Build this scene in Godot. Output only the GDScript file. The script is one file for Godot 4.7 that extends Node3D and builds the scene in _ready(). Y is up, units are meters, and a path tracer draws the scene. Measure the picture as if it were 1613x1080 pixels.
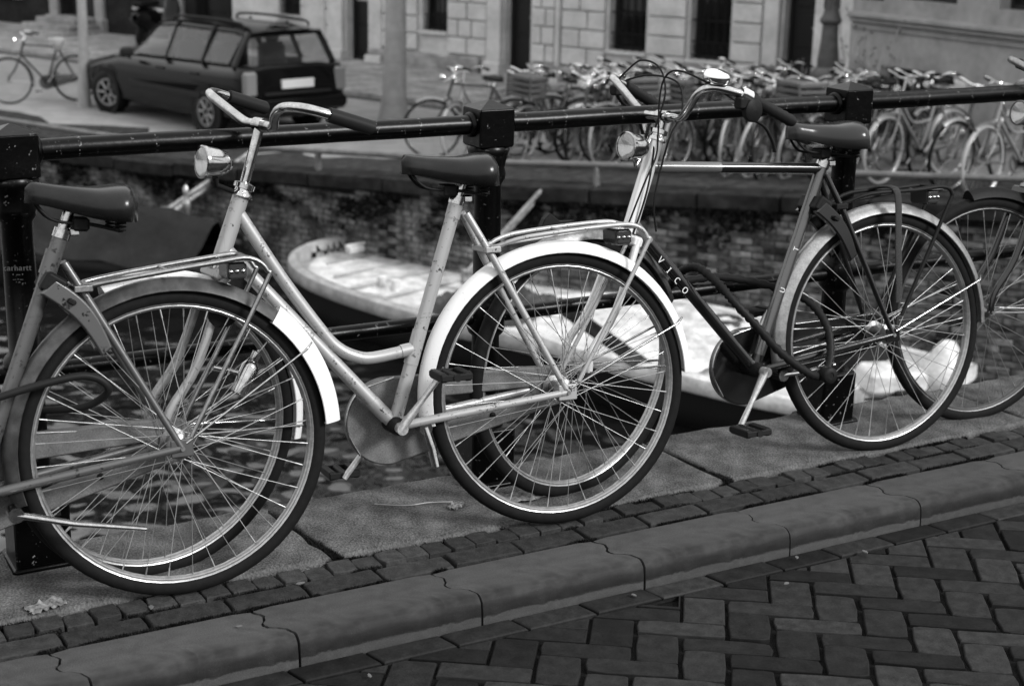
extends Node3D
# A row of parked bicycles against a bridge railing over a canal; metres, y up, x along the railing, the street on the +z side.

class MB:
	var v := PackedVector3Array()
	var n := PackedVector3Array()
	var t := PackedVector2Array()
	var ix := PackedInt32Array()
	func vert(p: Vector3, nn: Vector3, uv := Vector2.ZERO) -> int:
		v.append(p); n.append(nn); t.append(uv)
		return v.size() - 1
	func tri(a: int, b: int, c: int) -> void:
		var f := (v[b] - v[a]).cross(v[c] - v[a])
		if f.dot(n[a] + n[b] + n[c]) > 0.0:
			ix.append(a); ix.append(c); ix.append(b)
		else:
			ix.append(a); ix.append(b); ix.append(c)
	func quad(a: int, b: int, c: int, d: int) -> void:
		tri(a, b, c); tri(a, c, d)
	func face(p: Array, away: Vector3) -> void:   # flat fan, its normal on the side of «away»
		var nn: Vector3 = (p[1] - p[0]).cross(p[2] - p[0]).normalized()
		if nn.dot(away) < 0.0: nn = -nn
		var s := v.size()
		for q in p: vert(q, nn, Vector2(q.x, q.z))
		for i in range(1, p.size() - 1): tri(s, s + i, s + i + 1)
	func box(c: Vector3, size: Vector3, bv := 0.004, b := Basis.IDENTITY) -> void:   # box with chamfered edges
		var h := size * 0.5
		bv = minf(bv, minf(h.x, minf(h.y, h.z)) * 0.95)
		var id := {}
		for ax in 3:
			for sg in [-1.0, 1.0]:
				var q := []
				var nn := Vector3.ZERO
				nn[ax] = sg
				for k in [[-1.0, -1.0], [1.0, -1.0], [1.0, 1.0], [-1.0, 1.0]]:
					var p := Vector3.ZERO
					p[ax] = sg * h[ax]
					var a1 := (ax + 1) % 3
					var a2 := (ax + 2) % 3
					p[a1] = k[0] * (h[a1] - bv)
					p[a2] = k[1] * (h[a2] - bv)
					var i := vert(c + b * p, b * nn)
					q.append(i)
					var cs := Vector3(signf(p.x), signf(p.y), signf(p.z))
					id[[ax, cs]] = i
				quad(q[0], q[1], q[2], q[3])
		for ax in 3:
			var a1 := (ax + 1) % 3
			var a2 := (ax + 2) % 3
			for s1 in [-1.0, 1.0]:
				for s2 in [-1.0, 1.0]:
					var lo := Vector3.ZERO
					lo[a1] = s1; lo[a2] = s2; lo[ax] = -1.0
					var hi := lo
					hi[ax] = 1.0
					quad(id[[a1, lo]], id[[a1, hi]], id[[a2, hi]], id[[a2, lo]])
		for sx in [-1.0, 1.0]:
			for sy in [-1.0, 1.0]:
				for sz in [-1.0, 1.0]:
					var s := Vector3(sx, sy, sz)
					tri(id[[0, s]], id[[1, s]], id[[2, s]])
	func tube(p: Array, r, sides := 10, cap := true, flat := 1.0) -> void:   # r: a radius or one per point
		var m := p.size()
		var tan := []
		for i in m:
			var a: Vector3 = p[maxi(i - 1, 0)]
			var c: Vector3 = p[mini(i + 1, m - 1)]
			tan.append((c - a).normalized())
		var t0: Vector3 = tan[0]
		var u := t0.cross(Vector3.UP if absf(t0.y) < 0.9 else Vector3.RIGHT).normalized()
		var prev := -1
		var first := -1
		var along := 0.0
		for i in m:
			var tg: Vector3 = tan[i]
			u = (u - tg * u.dot(tg)).normalized()
			var w := tg.cross(u)
			var rr: float = r[i] if r is Array else r
			if i > 0: along += (p[i] as Vector3).distance_to(p[i - 1])
			var s := v.size()
			for k in sides + 1:
				var a := TAU * k / sides
				var d := u * cos(a) + w * sin(a) * flat
				vert(p[i] + d * rr, (u * cos(a) + w * sin(a) / flat).normalized(), Vector2(float(k) / sides, along))
			if prev >= 0:
				for k in sides: quad(prev + k, prev + k + 1, s + k + 1, s + k)
			else: first = s
			prev = s
		if cap:
			for e in [[first, -t0, p[0]], [prev, tan[m - 1], p[m - 1]]]:
				var c := vert(e[2], e[1])
				for k in sides:
					var a := vert(v[e[0] + k], e[1])
					var b := vert(v[e[0] + k + 1], e[1])
					tri(c, a, b)
	func strip(rings: Array, closed := false) -> void:   # rings of points joined side by side, smooth
		var rows := rings.size()
		var cols: int = rings[0].size()
		var s := v.size()
		for i in rows:
			for j in cols:
				var a: Vector3 = rings[maxi(i - 1, 0)][j]
				var b: Vector3 = rings[mini(i + 1, rows - 1)][j]
				var j0 := (j - 1 + cols) % cols if closed else maxi(j - 1, 0)
				var j1 := (j + 1) % cols if closed else mini(j + 1, cols - 1)
				var c: Vector3 = rings[i][j0]
				var d: Vector3 = rings[i][j1]
				var nn := (b - a).cross(d - c)
				vert(rings[i][j], nn.normalized() if nn.length() > 1e-12 else Vector3.UP, Vector2(float(j) / cols, float(i) / rows))
		for i in rows - 1:
			for j in (cols if closed else cols - 1):
				var j1 := (j + 1) % cols
				quad(s + i * cols + j, s + i * cols + j1, s + (i + 1) * cols + j1, s + (i + 1) * cols + j)
	func flip() -> void:
		for i in n.size(): n[i] = -n[i]
		for i in range(0, ix.size(), 3):
			var k := ix[i + 1]
			ix[i + 1] = ix[i + 2]; ix[i + 2] = k
	func prof_normals(pr: Array, closed: bool) -> Array:   # per segment: [normal at its start, at its end]; creased where it bends sharply
		var m := pr.size()
		var segs := m if closed else m - 1
		var sn := []
		for i in segs:
			var d: Vector2 = pr[(i + 1) % m] - pr[i]
			sn.append(Vector2(d.y, -d.x).normalized())
		var outp := []
		for i in segs:
			var a: Vector2 = sn[i]
			var b: Vector2 = sn[i]
			if i > 0 or closed:
				var q: Vector2 = sn[(i - 1 + segs) % segs]
				if q.dot(a) > 0.6: a = (a + q).normalized()
			if i < segs - 1 or closed:
				var q2: Vector2 = sn[(i + 1) % segs]
				if q2.dot(sn[i]) > 0.6: b = (sn[i] + q2).normalized()
			outp.append([a, b])
		return outp
	func ring(R: float, a0: float, a1: float, segs: int, pr: Array, closed := true, z0 := 0.0) -> void:   # profile (radial, across) swept round the z axis, counter-clockwise profile = outward
		var pn := prof_normals(pr, closed)
		var m := pr.size()
		for k in pn.size():
			var p: Vector2 = pr[k]
			var q: Vector2 = pr[(k + 1) % m]
			var s := v.size()
			for i in segs + 1:
				var a := lerpf(a0, a1, float(i) / segs)
				var c := Vector3(cos(a), sin(a), 0)
				var na: Vector2 = pn[k][0]
				var nb: Vector2 = pn[k][1]
				vert(c * (R + p.x) + Vector3(0, 0, p.y + z0), c * na.x + Vector3(0, 0, na.y), Vector2(a, p.y))
				vert(c * (R + q.x) + Vector3(0, 0, q.y + z0), c * nb.x + Vector3(0, 0, nb.y), Vector2(a, q.y))
			for i in segs: quad(s + 2 * i, s + 2 * i + 1, s + 2 * i + 3, s + 2 * i + 2)
		if closed and absf(a1 - a0) < TAU - 0.01:
			for e in [[a0, -1.0], [a1, 1.0]]:
				var c := Vector3(cos(e[0]), sin(e[0]), 0)
				var pts := []
				for p in pr: pts.append(c * (R + p.x) + Vector3(0, 0, p.y + z0))
				face(pts, Vector3(-sin(e[0]), cos(e[0]), 0) * e[1])
	func lathe(pr: Array, segs: int, x: Transform3D) -> void:   # profile (radius, height) turned round the y axis of x, from bottom to top
		var pn := prof_normals(pr, false)
		for k in pn.size():
			var p: Vector2 = pr[k]
			var q: Vector2 = pr[k + 1]
			var s := v.size()
			for i in segs + 1:
				var a := TAU * i / segs
				var c := Vector3(cos(a), 0, sin(a))
				var na: Vector2 = pn[k][0]
				var nb: Vector2 = pn[k][1]
				vert(x * (c * p.x + Vector3(0, p.y, 0)), x.basis * (c * na.x + Vector3(0, na.y, 0)), Vector2(float(i) / segs, p.y))
				vert(x * (c * q.x + Vector3(0, q.y, 0)), x.basis * (c * nb.x + Vector3(0, nb.y, 0)), Vector2(float(i) / segs, q.y))
			for i in segs: quad(s + 2 * i, s + 2 * i + 1, s + 2 * i + 3, s + 2 * i + 2)
	func prism(poly: PackedVector2Array, y0: float, y1: float, bv: float, tilt := Vector3.ZERO) -> void:   # (x, z) outline raised from y0 to y1 with a chamfered top; tilt: y += tilt.x*x + tilt.z*z + tilt.y
		var m := poly.size()
		var cw := Geometry2D.is_polygon_clockwise(poly)
		if cw: poly.reverse()
		var ins := PackedVector2Array()
		for i in m:
			var a := (poly[i] - poly[(i - 1 + m) % m]).normalized()
			var b := (poly[(i + 1) % m] - poly[i]).normalized()
			var na := Vector2(-a.y, a.x)
			var nb := Vector2(-b.y, b.x)
			var d := (na + nb)
			var l := maxf(d.length_squared() * 0.5, 0.35)
			ins.append(poly[i] + d * bv / l)
		var tri_ix := Geometry2D.triangulate_polygon(ins)
		var lift := func(p: Vector2, y: float) -> Vector3: return Vector3(p.x, y + tilt.x * p.x + tilt.y + tilt.z * p.y, p.y)
		var s := v.size()
		for p in ins: vert(lift.call(p, y1), Vector3.UP, p)
		for i in range(0, tri_ix.size(), 3): tri(s + tri_ix[i], s + tri_ix[i + 1], s + tri_ix[i + 2])
		for i in m:
			var j := (i + 1) % m
			var e := (poly[j] - poly[i]).normalized()
			var o := Vector3(e.y, 0, -e.x)
			if bv > 0.0:
				quad(vert(lift.call(ins[i], y1), Vector3.UP, ins[i]), vert(lift.call(ins[j], y1), Vector3.UP, ins[j]), vert(lift.call(poly[j], y1 - bv), (o + Vector3.UP * 0.2).normalized(), poly[j]), vert(lift.call(poly[i], y1 - bv), (o + Vector3.UP * 0.2).normalized(), poly[i]))
			quad(vert(lift.call(poly[i], y1 - bv), o), vert(lift.call(poly[j], y1 - bv), o), vert(Vector3(poly[j].x, y0, poly[j].y), o), vert(Vector3(poly[i].x, y0, poly[i].y), o))
	func add(o: MB, x: Transform3D) -> void:
		var s := v.size()
		for i in o.v.size(): vert(x * o.v[i], (x.basis * o.n[i]).normalized(), o.t[i])
		for i in o.ix: ix.append(s + i)
	func fix() -> void:   # turns every triangle so that it faces along its normals
		for i in range(0, ix.size(), 3):
			var f := (v[ix[i + 1]] - v[ix[i]]).cross(v[ix[i + 2]] - v[ix[i]])
			if f.dot(n[ix[i]] + n[ix[i + 1]] + n[ix[i + 2]]) > 0.0:
				var k := ix[i + 1]
				ix[i + 1] = ix[i + 2]; ix[i + 2] = k
	func flip_check() -> void:   # a closed ring must have outward normals: compare the volume's sign
		var vol := 0.0
		for i in range(0, ix.size(), 3): vol += v[ix[i]].dot(v[ix[i + 1]].cross(v[ix[i + 2]]))
		if vol > 0.0: flip()
	func mesh() -> ArrayMesh:
		var a := []
		a.resize(Mesh.ARRAY_MAX)
		a[Mesh.ARRAY_VERTEX] = v; a[Mesh.ARRAY_NORMAL] = n; a[Mesh.ARRAY_TEX_UV] = t; a[Mesh.ARRAY_INDEX] = ix
		var m := ArrayMesh.new()
		m.add_surface_from_arrays(Mesh.PRIMITIVE_TRIANGLES, a)
		return m

var taken := {}
var mats := {}
var shared := {}
var tx := {}
var rng := RandomNumberGenerator.new()

func numbered(called: String) -> String:
	var k: int = taken.get(called, 0)
	taken[called] = k + 1
	return called if k == 0 else "%s_%03d" % [called, k]

func thing(called: String, category: String, label: String, x := Transform3D.IDENTITY, group := "") -> Node3D:
	var o := Node3D.new()
	o.name = numbered(called)
	o.transform = x
	add_child(o)
	o.set_meta("label", label); o.set_meta("category", category)
	if group: o.set_meta("group", group)
	return o

func place(called: String, parent: Node, x := Transform3D.IDENTITY) -> Node3D:
	var o := Node3D.new()
	o.name = called
	o.transform = x
	parent.add_child(o, true)
	return o

func part(parent: Node, called: String, shape, m: Material, x := Transform3D.IDENTITY) -> MeshInstance3D:
	var o := MeshInstance3D.new()
	o.name = called
	o.mesh = (shape as MB).mesh() if shape is MB else shape
	o.material_override = m
	o.transform = x
	parent.add_child(o, true)
	return o

func solid(called: String, category: String, label: String, shape, m: Material, x := Transform3D.IDENTITY, group := "") -> MeshInstance3D:
	var o := part(self, numbered(called), shape, m, x)
	o.set_meta("label", label); o.set_meta("category", category)
	if group: o.set_meta("group", group)
	return o

func structure(called: String, shape, m: Material, x := Transform3D.IDENTITY) -> MeshInstance3D:
	var o := part(self, numbered(called), shape, m, x)
	o.set_meta("kind", "structure")
	return o

func frame_at(o: Vector3, xd: Vector3, yd: Vector3) -> Transform3D:
	var x := xd.normalized()
	var z := x.cross(yd).normalized()
	return Transform3D(Basis(x, z.cross(x), z), o)

func smooth(p: Array, k := 6) -> Array:   # Catmull-Rom through the points
	var o := []
	for i in p.size() - 1:
		var a: Vector3 = p[maxi(i - 1, 0)]
		var b: Vector3 = p[i]
		var c: Vector3 = p[i + 1]
		var d: Vector3 = p[mini(i + 2, p.size() - 1)]
		for j in k: o.append(b.cubic_interpolate(c, a, d, float(j) / k))
	o.append(p[-1])
	return o

# ---------- textures and materials (all grey: the photograph is black and white) ----------
func grain(key: String, sd: int, layers: Array, lo: float, hi: float, size := 512, spots := 0.0) -> ImageTexture:
	if tx.has(key): return tx[key]
	var sum := PackedFloat32Array()
	sum.resize(size * size)
	for L in layers:
		var f := FastNoiseLite.new()
		f.seed = sd + int(L[0] * 1000.0)
		f.noise_type = FastNoiseLite.TYPE_SIMPLEX_SMOOTH
		f.frequency = L[0]
		f.fractal_octaves = L[1]
		var b := f.get_seamless_image(size, size).get_data()
		var w: float = L[2] / 255.0
		for i in sum.size(): sum[i] += b[i] * w
	var o := PackedByteArray()
	o.resize(size * size)
	for i in sum.size():
		var q := sum[i]
		if spots > 0.0: q = 1.0 if q > spots else maxf(0.0, 1.0 - (spots - q) * 14.0)
		o[i] = int(255.0 * clampf(lerpf(lo, hi, clampf(q, 0.0, 1.0)), 0.0, 1.0))
	tx[key] = ImageTexture.create_from_image(Image.create_from_data(size, size, false, Image.FORMAT_L8, o))
	return tx[key]

func mat(key: String, lin: float, rough := 0.6, metal := 0.0, texture: Texture2D = null, per_m := 1.0, world := false, relief := 0.0, bump: Texture2D = null) -> StandardMaterial3D:
	if mats.has(key): return mats[key]
	var m := StandardMaterial3D.new()
	m.resource_name = key
	m.albedo_color = Color(lin, lin, lin).linear_to_srgb()
	m.roughness = rough
	m.metallic = metal
	if texture or bump:
		m.uv1_triplanar = true
		m.uv1_world_triplanar = world
		m.uv1_scale = Vector3.ONE * per_m
		if texture: m.albedo_texture = texture
		if relief > 0.0:
			m.heightmap_enabled = true
			m.heightmap_texture = bump if bump else texture
			m.heightmap_scale = relief
	mats[key] = m
	return m

# the ground of the quay: it climbs towards the bridge
func G(z: float) -> float:
	return -1.64 + 0.56 * clampf((z + 18.5) / 8.0, 0.0, 1.9)

# ---------- bicycles: x towards the back of the bicycle, the rear hub above the origin, z towards its left side ----------
func wheel(parent: Node3D, called: String, x: Transform3D, m: Dictionary, lite: bool, fr: float, turn := 0.0) -> void:
	var w := place(called, parent, x)
	if not shared.has("tyre"):
		for q in [["tyre", 64, 14], ["tyre_far", 30, 8]]:
			var mb := MB.new()
			var pr := []
			for k in q[2]:
				var a: float = TAU * k / q[2]
				pr.append(Vector2(cos(a) * 0.0185 * (1.0 if cos(a) < 0.8 else 0.97), sin(a) * 0.0175))
			mb.ring(0.3285, 0, TAU, q[1], pr)
			shared[q[0]] = mb.mesh()
			mb = MB.new()
			var rp := [Vector2(0.0035, -0.004), Vector2(0.003, 0.0), Vector2(0.0035, 0.004), Vector2(0.006, 0.0085), Vector2(0.0085, 0.0105), Vector2(0.0098, 0.0092), Vector2(0.0112, 0.0092), Vector2(0.0125, 0.0115), Vector2(0.0168, 0.0122), Vector2(0.018, 0.0105)]
			var rq := rp.duplicate()
			for k in range(rp.size() - 1, 2, -1): rq.append(Vector2(rp[k].x, -rp[k].y))
			mb.ring(0.3, 0, TAU, q[1], rq)
			mb.flip_check()
			shared["rim" + q[0]] = mb.mesh()
		var sp := MB.new()
		sp.tube([Vector3(0, 0, 0), Vector3(0, 0.93, 0), Vector3(0, 0.935, 0), Vector3(0, 1, 0)], [0.00095, 0.00095, 0.0019, 0.0019], 5, false)
		shared["spoke"] = sp.mesh()
	part(w, "tyre", shared["tyre_far" if lite else "tyre"], m.tyre)
	part(w, "rim", shared["rimtyre_far" if lite else "rimtyre"], m.rim)
	var hb := MB.new()
	var hx := Transform3D(Basis(Vector3(1, 0, 0), PI / 2), Vector3.ZERO)
	hb.lathe([Vector2(0.0, -0.066), Vector2(0.005, -0.066), Vector2(0.005, -0.056), Vector2(0.01, -0.056), Vector2(0.01, -0.048), Vector2(0.006, -0.048), Vector2(0.012, -0.038), Vector2(fr, -0.035), Vector2(fr, -0.031), Vector2(fr * 0.6, -0.028), Vector2(fr * 0.55, 0.028), Vector2(fr, 0.031), Vector2(fr, 0.035), Vector2(0.012, 0.038), Vector2(0.006, 0.048), Vector2(0.01, 0.048), Vector2(0.01, 0.056), Vector2(0.005, 0.056), Vector2(0.005, 0.066), Vector2(0.0, 0.066)], 8 if lite else 14, hx)
	part(w, "hub", hb, m.hub)
	var all := MB.new()
	for k in 36:
		var s := 1.0 if k % 2 else -1.0
		var lead := 1.0 if (k / 2) % 2 else -1.0
		var ar := TAU * k / 36.0 + turn
		var ah := ar + lead * 1.12 + turn * 0.1
		var a := Vector3(cos(ah) * fr * 0.93, sin(ah) * fr * 0.93, s * 0.033)
		var b := Vector3(cos(ar) * 0.304, sin(ar) * 0.304, s * 0.003)
		var y := b - a
		var l := y.length()
		var f := frame_at(a, y.cross(Vector3(0, 0, 1)), y)
		f.basis = Basis(f.basis.x, f.basis.y * l, f.basis.z)
		if not lite: part(w, "spoke", shared["spoke"], m.spoke, f)
		elif k % 3 < 2: all.tube([a, b], 0.0013, 3, false)
	if lite: part(w, "spokes", all, m.spoke).set_meta("kind", "stuff")

func saddle_shape(ln: float, wr: float) -> MB:   # nose at -x, back at +x, underside at y 0
	var mb := MB.new()
	var rows := []
	var N := 22
	for i in N + 1:
		var t := float(i) / N
		var hw := lerpf(0.027, 0.038, smoothstep(0.0, 0.4, t)) + (wr - 0.038) * smoothstep(0.3, 0.82, t)
		if t < 0.08: hw *= sqrt(maxf(0.05, 1.0 - pow(1.0 - t / 0.08, 2.0)))
		if t > 0.86: hw *= sqrt(maxf(0.16, 1.0 - pow((t - 0.86) / 0.155, 2.0)))
		var top := 0.062 + 0.006 * pow(1.0 - t, 2.0) - 0.004 * sin(PI * clampf(t / 0.75, 0.0, 1.0)) + 0.007 * smoothstep(0.6, 0.9, t) - 0.02 * smoothstep(0.9, 1.0, t)
		if t < 0.06: top -= 0.016 * pow(1.0 - t / 0.06, 2.0)
		var low := lerpf(0.02, -0.008, smoothstep(0.0, 0.75, t))
		var row := []
		for j in 15:
			var a := lerpf(-1.0, 1.0, j / 14.0)
			var sx := signf(a) * pow(absf(sin(a * PI * 0.5)), 0.75)
			var drop := 1.0 - pow(maxf(cos(a * PI * 0.5), 0.0), 0.55)
			row.append(Vector3((t - 0.5) * ln, lerpf(top, low, drop), sx * hw))
		for j in range(1, 5): row.append(Vector3((t - 0.5) * ln, low + 0.006, lerpf(hw, -hw, j / 5.0) * 0.9))
		rows.append(row)
	mb.strip(rows, true)
	# the strip's own normals point outwards when the ring runs this way; make sure
	var c := Vector3(0, 0.03, 0)
	var bad := 0
	for i in range(0, mb.v.size(), 7):
		if (mb.v[i] - Vector3(mb.v[i].x, 0.03, 0)).dot(mb.n[i]) < 0.0: bad += 1
	if bad > mb.v.size() / 14: mb.flip()
	for e in [0, N]:
		mb.face(rows[e], Vector3(1 if e else -1, 0, 0))
	return mb

func guard(parent: Node3D, called: String, m: Material, R: float, a0: float, a1: float, hw: float, center := Vector3.ZERO, flare := 0.0) -> MeshInstance3D:
	var mb := MB.new()
	var pr := []
	for k in 9: 
		var a := lerpf(-1.0, 1.0, k / 8.0)
		pr.append(Vector2((0.03 + flare) * pow(cos(a * PI * 0.49), 0.8) - 0.014 - flare, a * hw))
	for k in 9:
		var a := lerpf(1.0, -1.0, k / 8.0)
		pr.append(Vector2((0.03 + flare) * pow(cos(a * PI * 0.49), 0.8) - 0.0158 - flare, a * (hw - 0.0016)))
	mb.ring(R, a0, a1, 40, pr)
	mb.flip_check()
	return part(parent, called, mb, m, Transform3D(Basis.IDENTITY, center))

func bike(label: String, c: Dictionary, m: Dictionary, x: Transform3D, group := "", called := "bicycle") -> Node3D:
	var lite: bool = c.get("lite", false)
	var sd := 6 if lite else 12
	var o := thing(called, "bicycle", label, x, group)
	var hub := Vector3(0, 0.347, 0)
	var bb: Vector3 = c.bb
	var st: Vector3 = c.st
	var ht: Vector3 = c.ht
	var hl: Vector3 = c.hl
	var fh: Vector3 = c.fh
	var side := Vector3(0, 0, 1)
	# frame
	var fr := MB.new()
	fr.tube([bb, st], 0.0165, sd)
	fr.tube([hl, ht], 0.0195, sd)
	if c.gents:
		fr.tube([ht.lerp(hl, 0.28), st.lerp(bb, 0.03)], 0.0148, sd)
	else:
		fr.tube(smooth(c.upper, 4), 0.0148, sd)
	if not lite:
		for q in c.get("lugs", []): fr.tube([q[0], q[1]], q[2], sd)
	for s: float in [-1.0, 1.0]:
		var e: Vector3 = hub + side * s * 0.056
		fr.tube([bb + side * s * 0.022 + Vector3(0.02, 0, 0), bb.lerp(hub, 0.25) + side * s * 0.033, e], [0.011, 0.011, 0.0085], sd)
		fr.tube([c.stay + side * s * 0.016, c.stay.lerp(hub, 0.25) + side * s * 0.036, e], [0.0085, 0.009, 0.0075], sd)
		fr.box(e, Vector3(0.05, 0.04, 0.006), 0.003)
	var bx := Transform3D(Basis(Vector3(1, 0, 0), PI / 2), bb)
	var bbm := MB.new()
	bbm.lathe([Vector2(0.0, -0.046), Vector2(0.017, -0.046), Vector2(0.02, -0.036), Vector2(0.0215, -0.033), Vector2(0.0215, 0.033), Vector2(0.02, 0.036), Vector2(0.017, 0.046), Vector2(0.0, 0.046)], sd + 4, bx)
	var fm := part(o, "frame", fr, m.paint)
	part(fm, "bottom_bracket", bbm, m.dark)
	var dt := MB.new()
	dt.tube([hl.lerp(ht, 0.12 if c.gents else 0.25), bb], 0.0165, sd)
	part(fm, "down_tube", dt, m.get("down", m.paint))
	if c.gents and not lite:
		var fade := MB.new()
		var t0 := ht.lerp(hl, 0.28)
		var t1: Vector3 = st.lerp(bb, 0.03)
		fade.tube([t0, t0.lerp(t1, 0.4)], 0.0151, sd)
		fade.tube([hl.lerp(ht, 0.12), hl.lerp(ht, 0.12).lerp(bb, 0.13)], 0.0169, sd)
		var hd := MB.new()
		hd.tube([hl + (hl - ht) * 0.02, ht + (ht - hl) * 0.02], 0.0201, sd)
		part(fm, "head_tube", hd, m.get("fork", m.band))
		part(fm, "light_band", fade, m.band)  # paler grey over the front stretch of top and down tube
		var sv := MB.new()
		sv.tube([st.lerp(bb, 0.02), st.lerp(bb, 0.93)], 0.0168, sd)
		part(fm, "seat_tube", sv, m.seat_tube)
	# wheels
	wheel(o, "rear_wheel", Transform3D(Basis.IDENTITY, hub), m, lite, 0.03, 0.05)
	var ax := (ht - hl).normalized()
	var turn := Transform3D(Basis(ax, c.steer), Vector3.ZERO)
	turn.origin = hl - turn.basis * hl
	wheel(o, "front_wheel", turn * Transform3D(Basis.IDENTITY, fh), m, lite, 0.02, 0.02)
	# fork
	var fk := MB.new()
	var crown: Vector3 = hl - ax * 0.012
	fk.box(crown - ax * 0.006, Vector3(0.035, 0.03, 0.105), 0.008, Basis(Vector3(0, 0, 1), asin(-ax.x)))
	for s: float in [-1.0, 1.0]:
		fk.tube(smooth([crown + side * s * 0.043, crown.lerp(fh, 0.55) + side * s * 0.05 + Vector3(0.012, 0, 0), fh + side * s * 0.05 + Vector3(0.012, 0.06, 0), fh + side * s * 0.05], 4), 0.0105, sd)
	part(o, "fork", fk, m.get("fork", m.paint), turn)
	# headset, stem and handlebar
	var cl: Vector3 = c.clamp
	var hs := MB.new()
	var hx := frame_at(ht, Vector3(0, 0, 1).cross(ax), ax)
	hs.lathe([Vector2(0.016, -0.002), Vector2(0.026, 0.0), Vector2(0.026, 0.006), Vector2(0.019, 0.012), Vector2(0.019, 0.018), Vector2(0.024, 0.019), Vector2(0.024, 0.03), Vector2(0.012, 0.034)], sd, hx)
	var hs2 := MB.new()
	hs2.lathe([Vector2(0.018, 0.0), Vector2(0.025, 0.003), Vector2(0.025, 0.012), Vector2(0.0195, 0.016)], sd, frame_at(hl - ax * 0.012, Vector3(0, 0, 1).cross(ax), ax))
	part(o, "headset", hs, m.chrome, turn)
	part(o, "crown_race", hs2, m.chrome, turn)
	var sm := MB.new()
	sm.tube([ht, cl - ax * 0.02, cl + ax * 0.004], [0.0112, 0.0112, 0.012], sd)
	sm.tube([cl - side * 0.02, cl + side * 0.02], 0.0165, sd)
	part(o, "stem", sm, m.chrome, turn)
	var hb := place("handlebar", o, turn * Transform3D(Basis.IDENTITY, cl))
	var pts := []
	var half: Array = c.bar
	for i in half.size(): pts.append(Vector3(half[half.size() - 1 - i].x, half[half.size() - 1 - i].y, -half[half.size() - 1 - i].z))
	for i in half.size(): pts.append(half[i])
	var bar := MB.new()
	bar.tube(smooth(pts, 3 if lite else 8), 0.0112, sd)
	part(hb, "bar", bar, m.chrome)
	for s: float in [-1.0, 1.0]:
		var g := MB.new()
		var e0: Vector3 = half[half.size() - 2]
		var e1: Vector3 = half[half.size() - 1]
		e0.z *= s; e1.z *= s
		var d := (e1 - e0).normalized()
		var gp := []
		var gr := []
		var n := 3 if lite else 15
		for k in n + 1:
			gp.append(e0.lerp(e1 + d * 0.006, float(k) / n))
			gr.append(0.0165 if k % 2 == 0 or lite or not c.get("ribbed", false) else 0.0142)
		gp.append(e1 + d * 0.012); gr.append(0.012)
		g.tube(gp, gr, sd)
		part(hb, "grip", g, m.grip)
	# saddle and post
	var sp: Vector3 = c.saddle
	var post := MB.new()
	post.tube([st - (st - bb).normalized() * 0.02, st + (st - bb).normalized() * c.get("post", 0.05)], 0.0125, sd)
	post.tube([st - (st - bb).normalized() * 0.016, st + (st - bb).normalized() * 0.004], 0.0195, sd)
	post.box(st + Vector3(0.024, -0.004, 0), Vector3(0.022, 0.018, 0.026), 0.004)
	part(o, "seat_post", post, m.chrome)
	var sad := part(o, "saddle", saddle_shape(c.get("saddle_len", 0.232), c.get("saddle_w", 0.095)), m.saddle, Transform3D(Basis(Vector3(0, 0, 1), c.get("saddle_tilt", -0.05)), sp))
	if not lite:
		var spr := MB.new()
		for s: float in [-1.0, 1.0]:
			var coil := []
			for k in 49:
				var a := TAU * k / 9.0
				coil.append(Vector3(0.075 + cos(a) * 0.011, -0.028 + k * 0.00085, s * 0.055 + sin(a) * 0.011))
			spr.tube(coil, 0.0024, 5)
			spr.tube(smooth([Vector3(-0.1, 0.03, s * 0.012), Vector3(-0.06, -0.012, s * 0.02), Vector3(0.02, -0.02, s * 0.022), Vector3(0.075, -0.03, s * 0.055)], 5), 0.0036, 6)
		spr.tube([Vector3(0.078, -0.03, -0.06), Vector3(0.078, -0.03, 0.06)], 0.0036, 6)
		spr.box(Vector3(0.0, -0.02, 0), Vector3(0.035, 0.03, 0.055), 0.006)
		part(sad, "saddle_springs", spr, m.dark)
	# mudguards with their stays
	var rg := guard(o, "rear_mudguard", m.guard, 0.357, c.get("g1", 0.03), c.get("g0", 3.35), 0.029, hub)
	if m.has("tail"):
		guard(rg, "white_tail", m.tail, 0.368, c.get("g1", 0.03) - 0.005, 0.84, 0.034, Vector3.ZERO, 0.016)
	for s: float in [-1.0, 1.0]:
		var ms := MB.new()
		var ga: float = c.get("stay_a", 0.4)
		ms.tube([Vector3(0.01, 0.01, s * 0.058), Vector3(cos(ga) * 0.355, sin(ga) * 0.355, s * 0.033), Vector3(cos(ga) * 0.377, sin(ga) * 0.377, s * 0.012)], 0.0032, 5)
		part(rg, "stay", ms, m.chrome)
	var fgx := turn * Transform3D(Basis.IDENTITY, fh)
	var fg := place("front_mudguard", o, fgx)
	guard(fg, "blade", m.get("fguard", m.guard), 0.357, c.get("f1", -0.3), c.get("f0", 2.1), 0.027)
	for s: float in [-1.0, 1.0]:
		var ms := MB.new()
		ms.tube([Vector3(0.0, 0.0, s * 0.055), Vector3(cos(-0.1) * 0.36, sin(-0.1) * 0.36, s * 0.028)], 0.003, 5)
		part(fg, "stay", ms, m.chrome)
	# chain case on the far side
	var cc := MB.new()
	var outl := PackedVector2Array()
	for k in 33:
		var a := lerpf(PI * 0.5, PI * 1.52, k / 32.0)
		outl.append(Vector2(bb.x + cos(a) * 0.108, bb.y + sin(a) * 0.108))
	for k in 13:
		var a := lerpf(-PI * 0.5, PI * 0.5, k / 12.0)
		outl.append(Vector2(cos(a) * 0.05 + 0.0, hub.y + sin(a) * 0.052))
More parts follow.
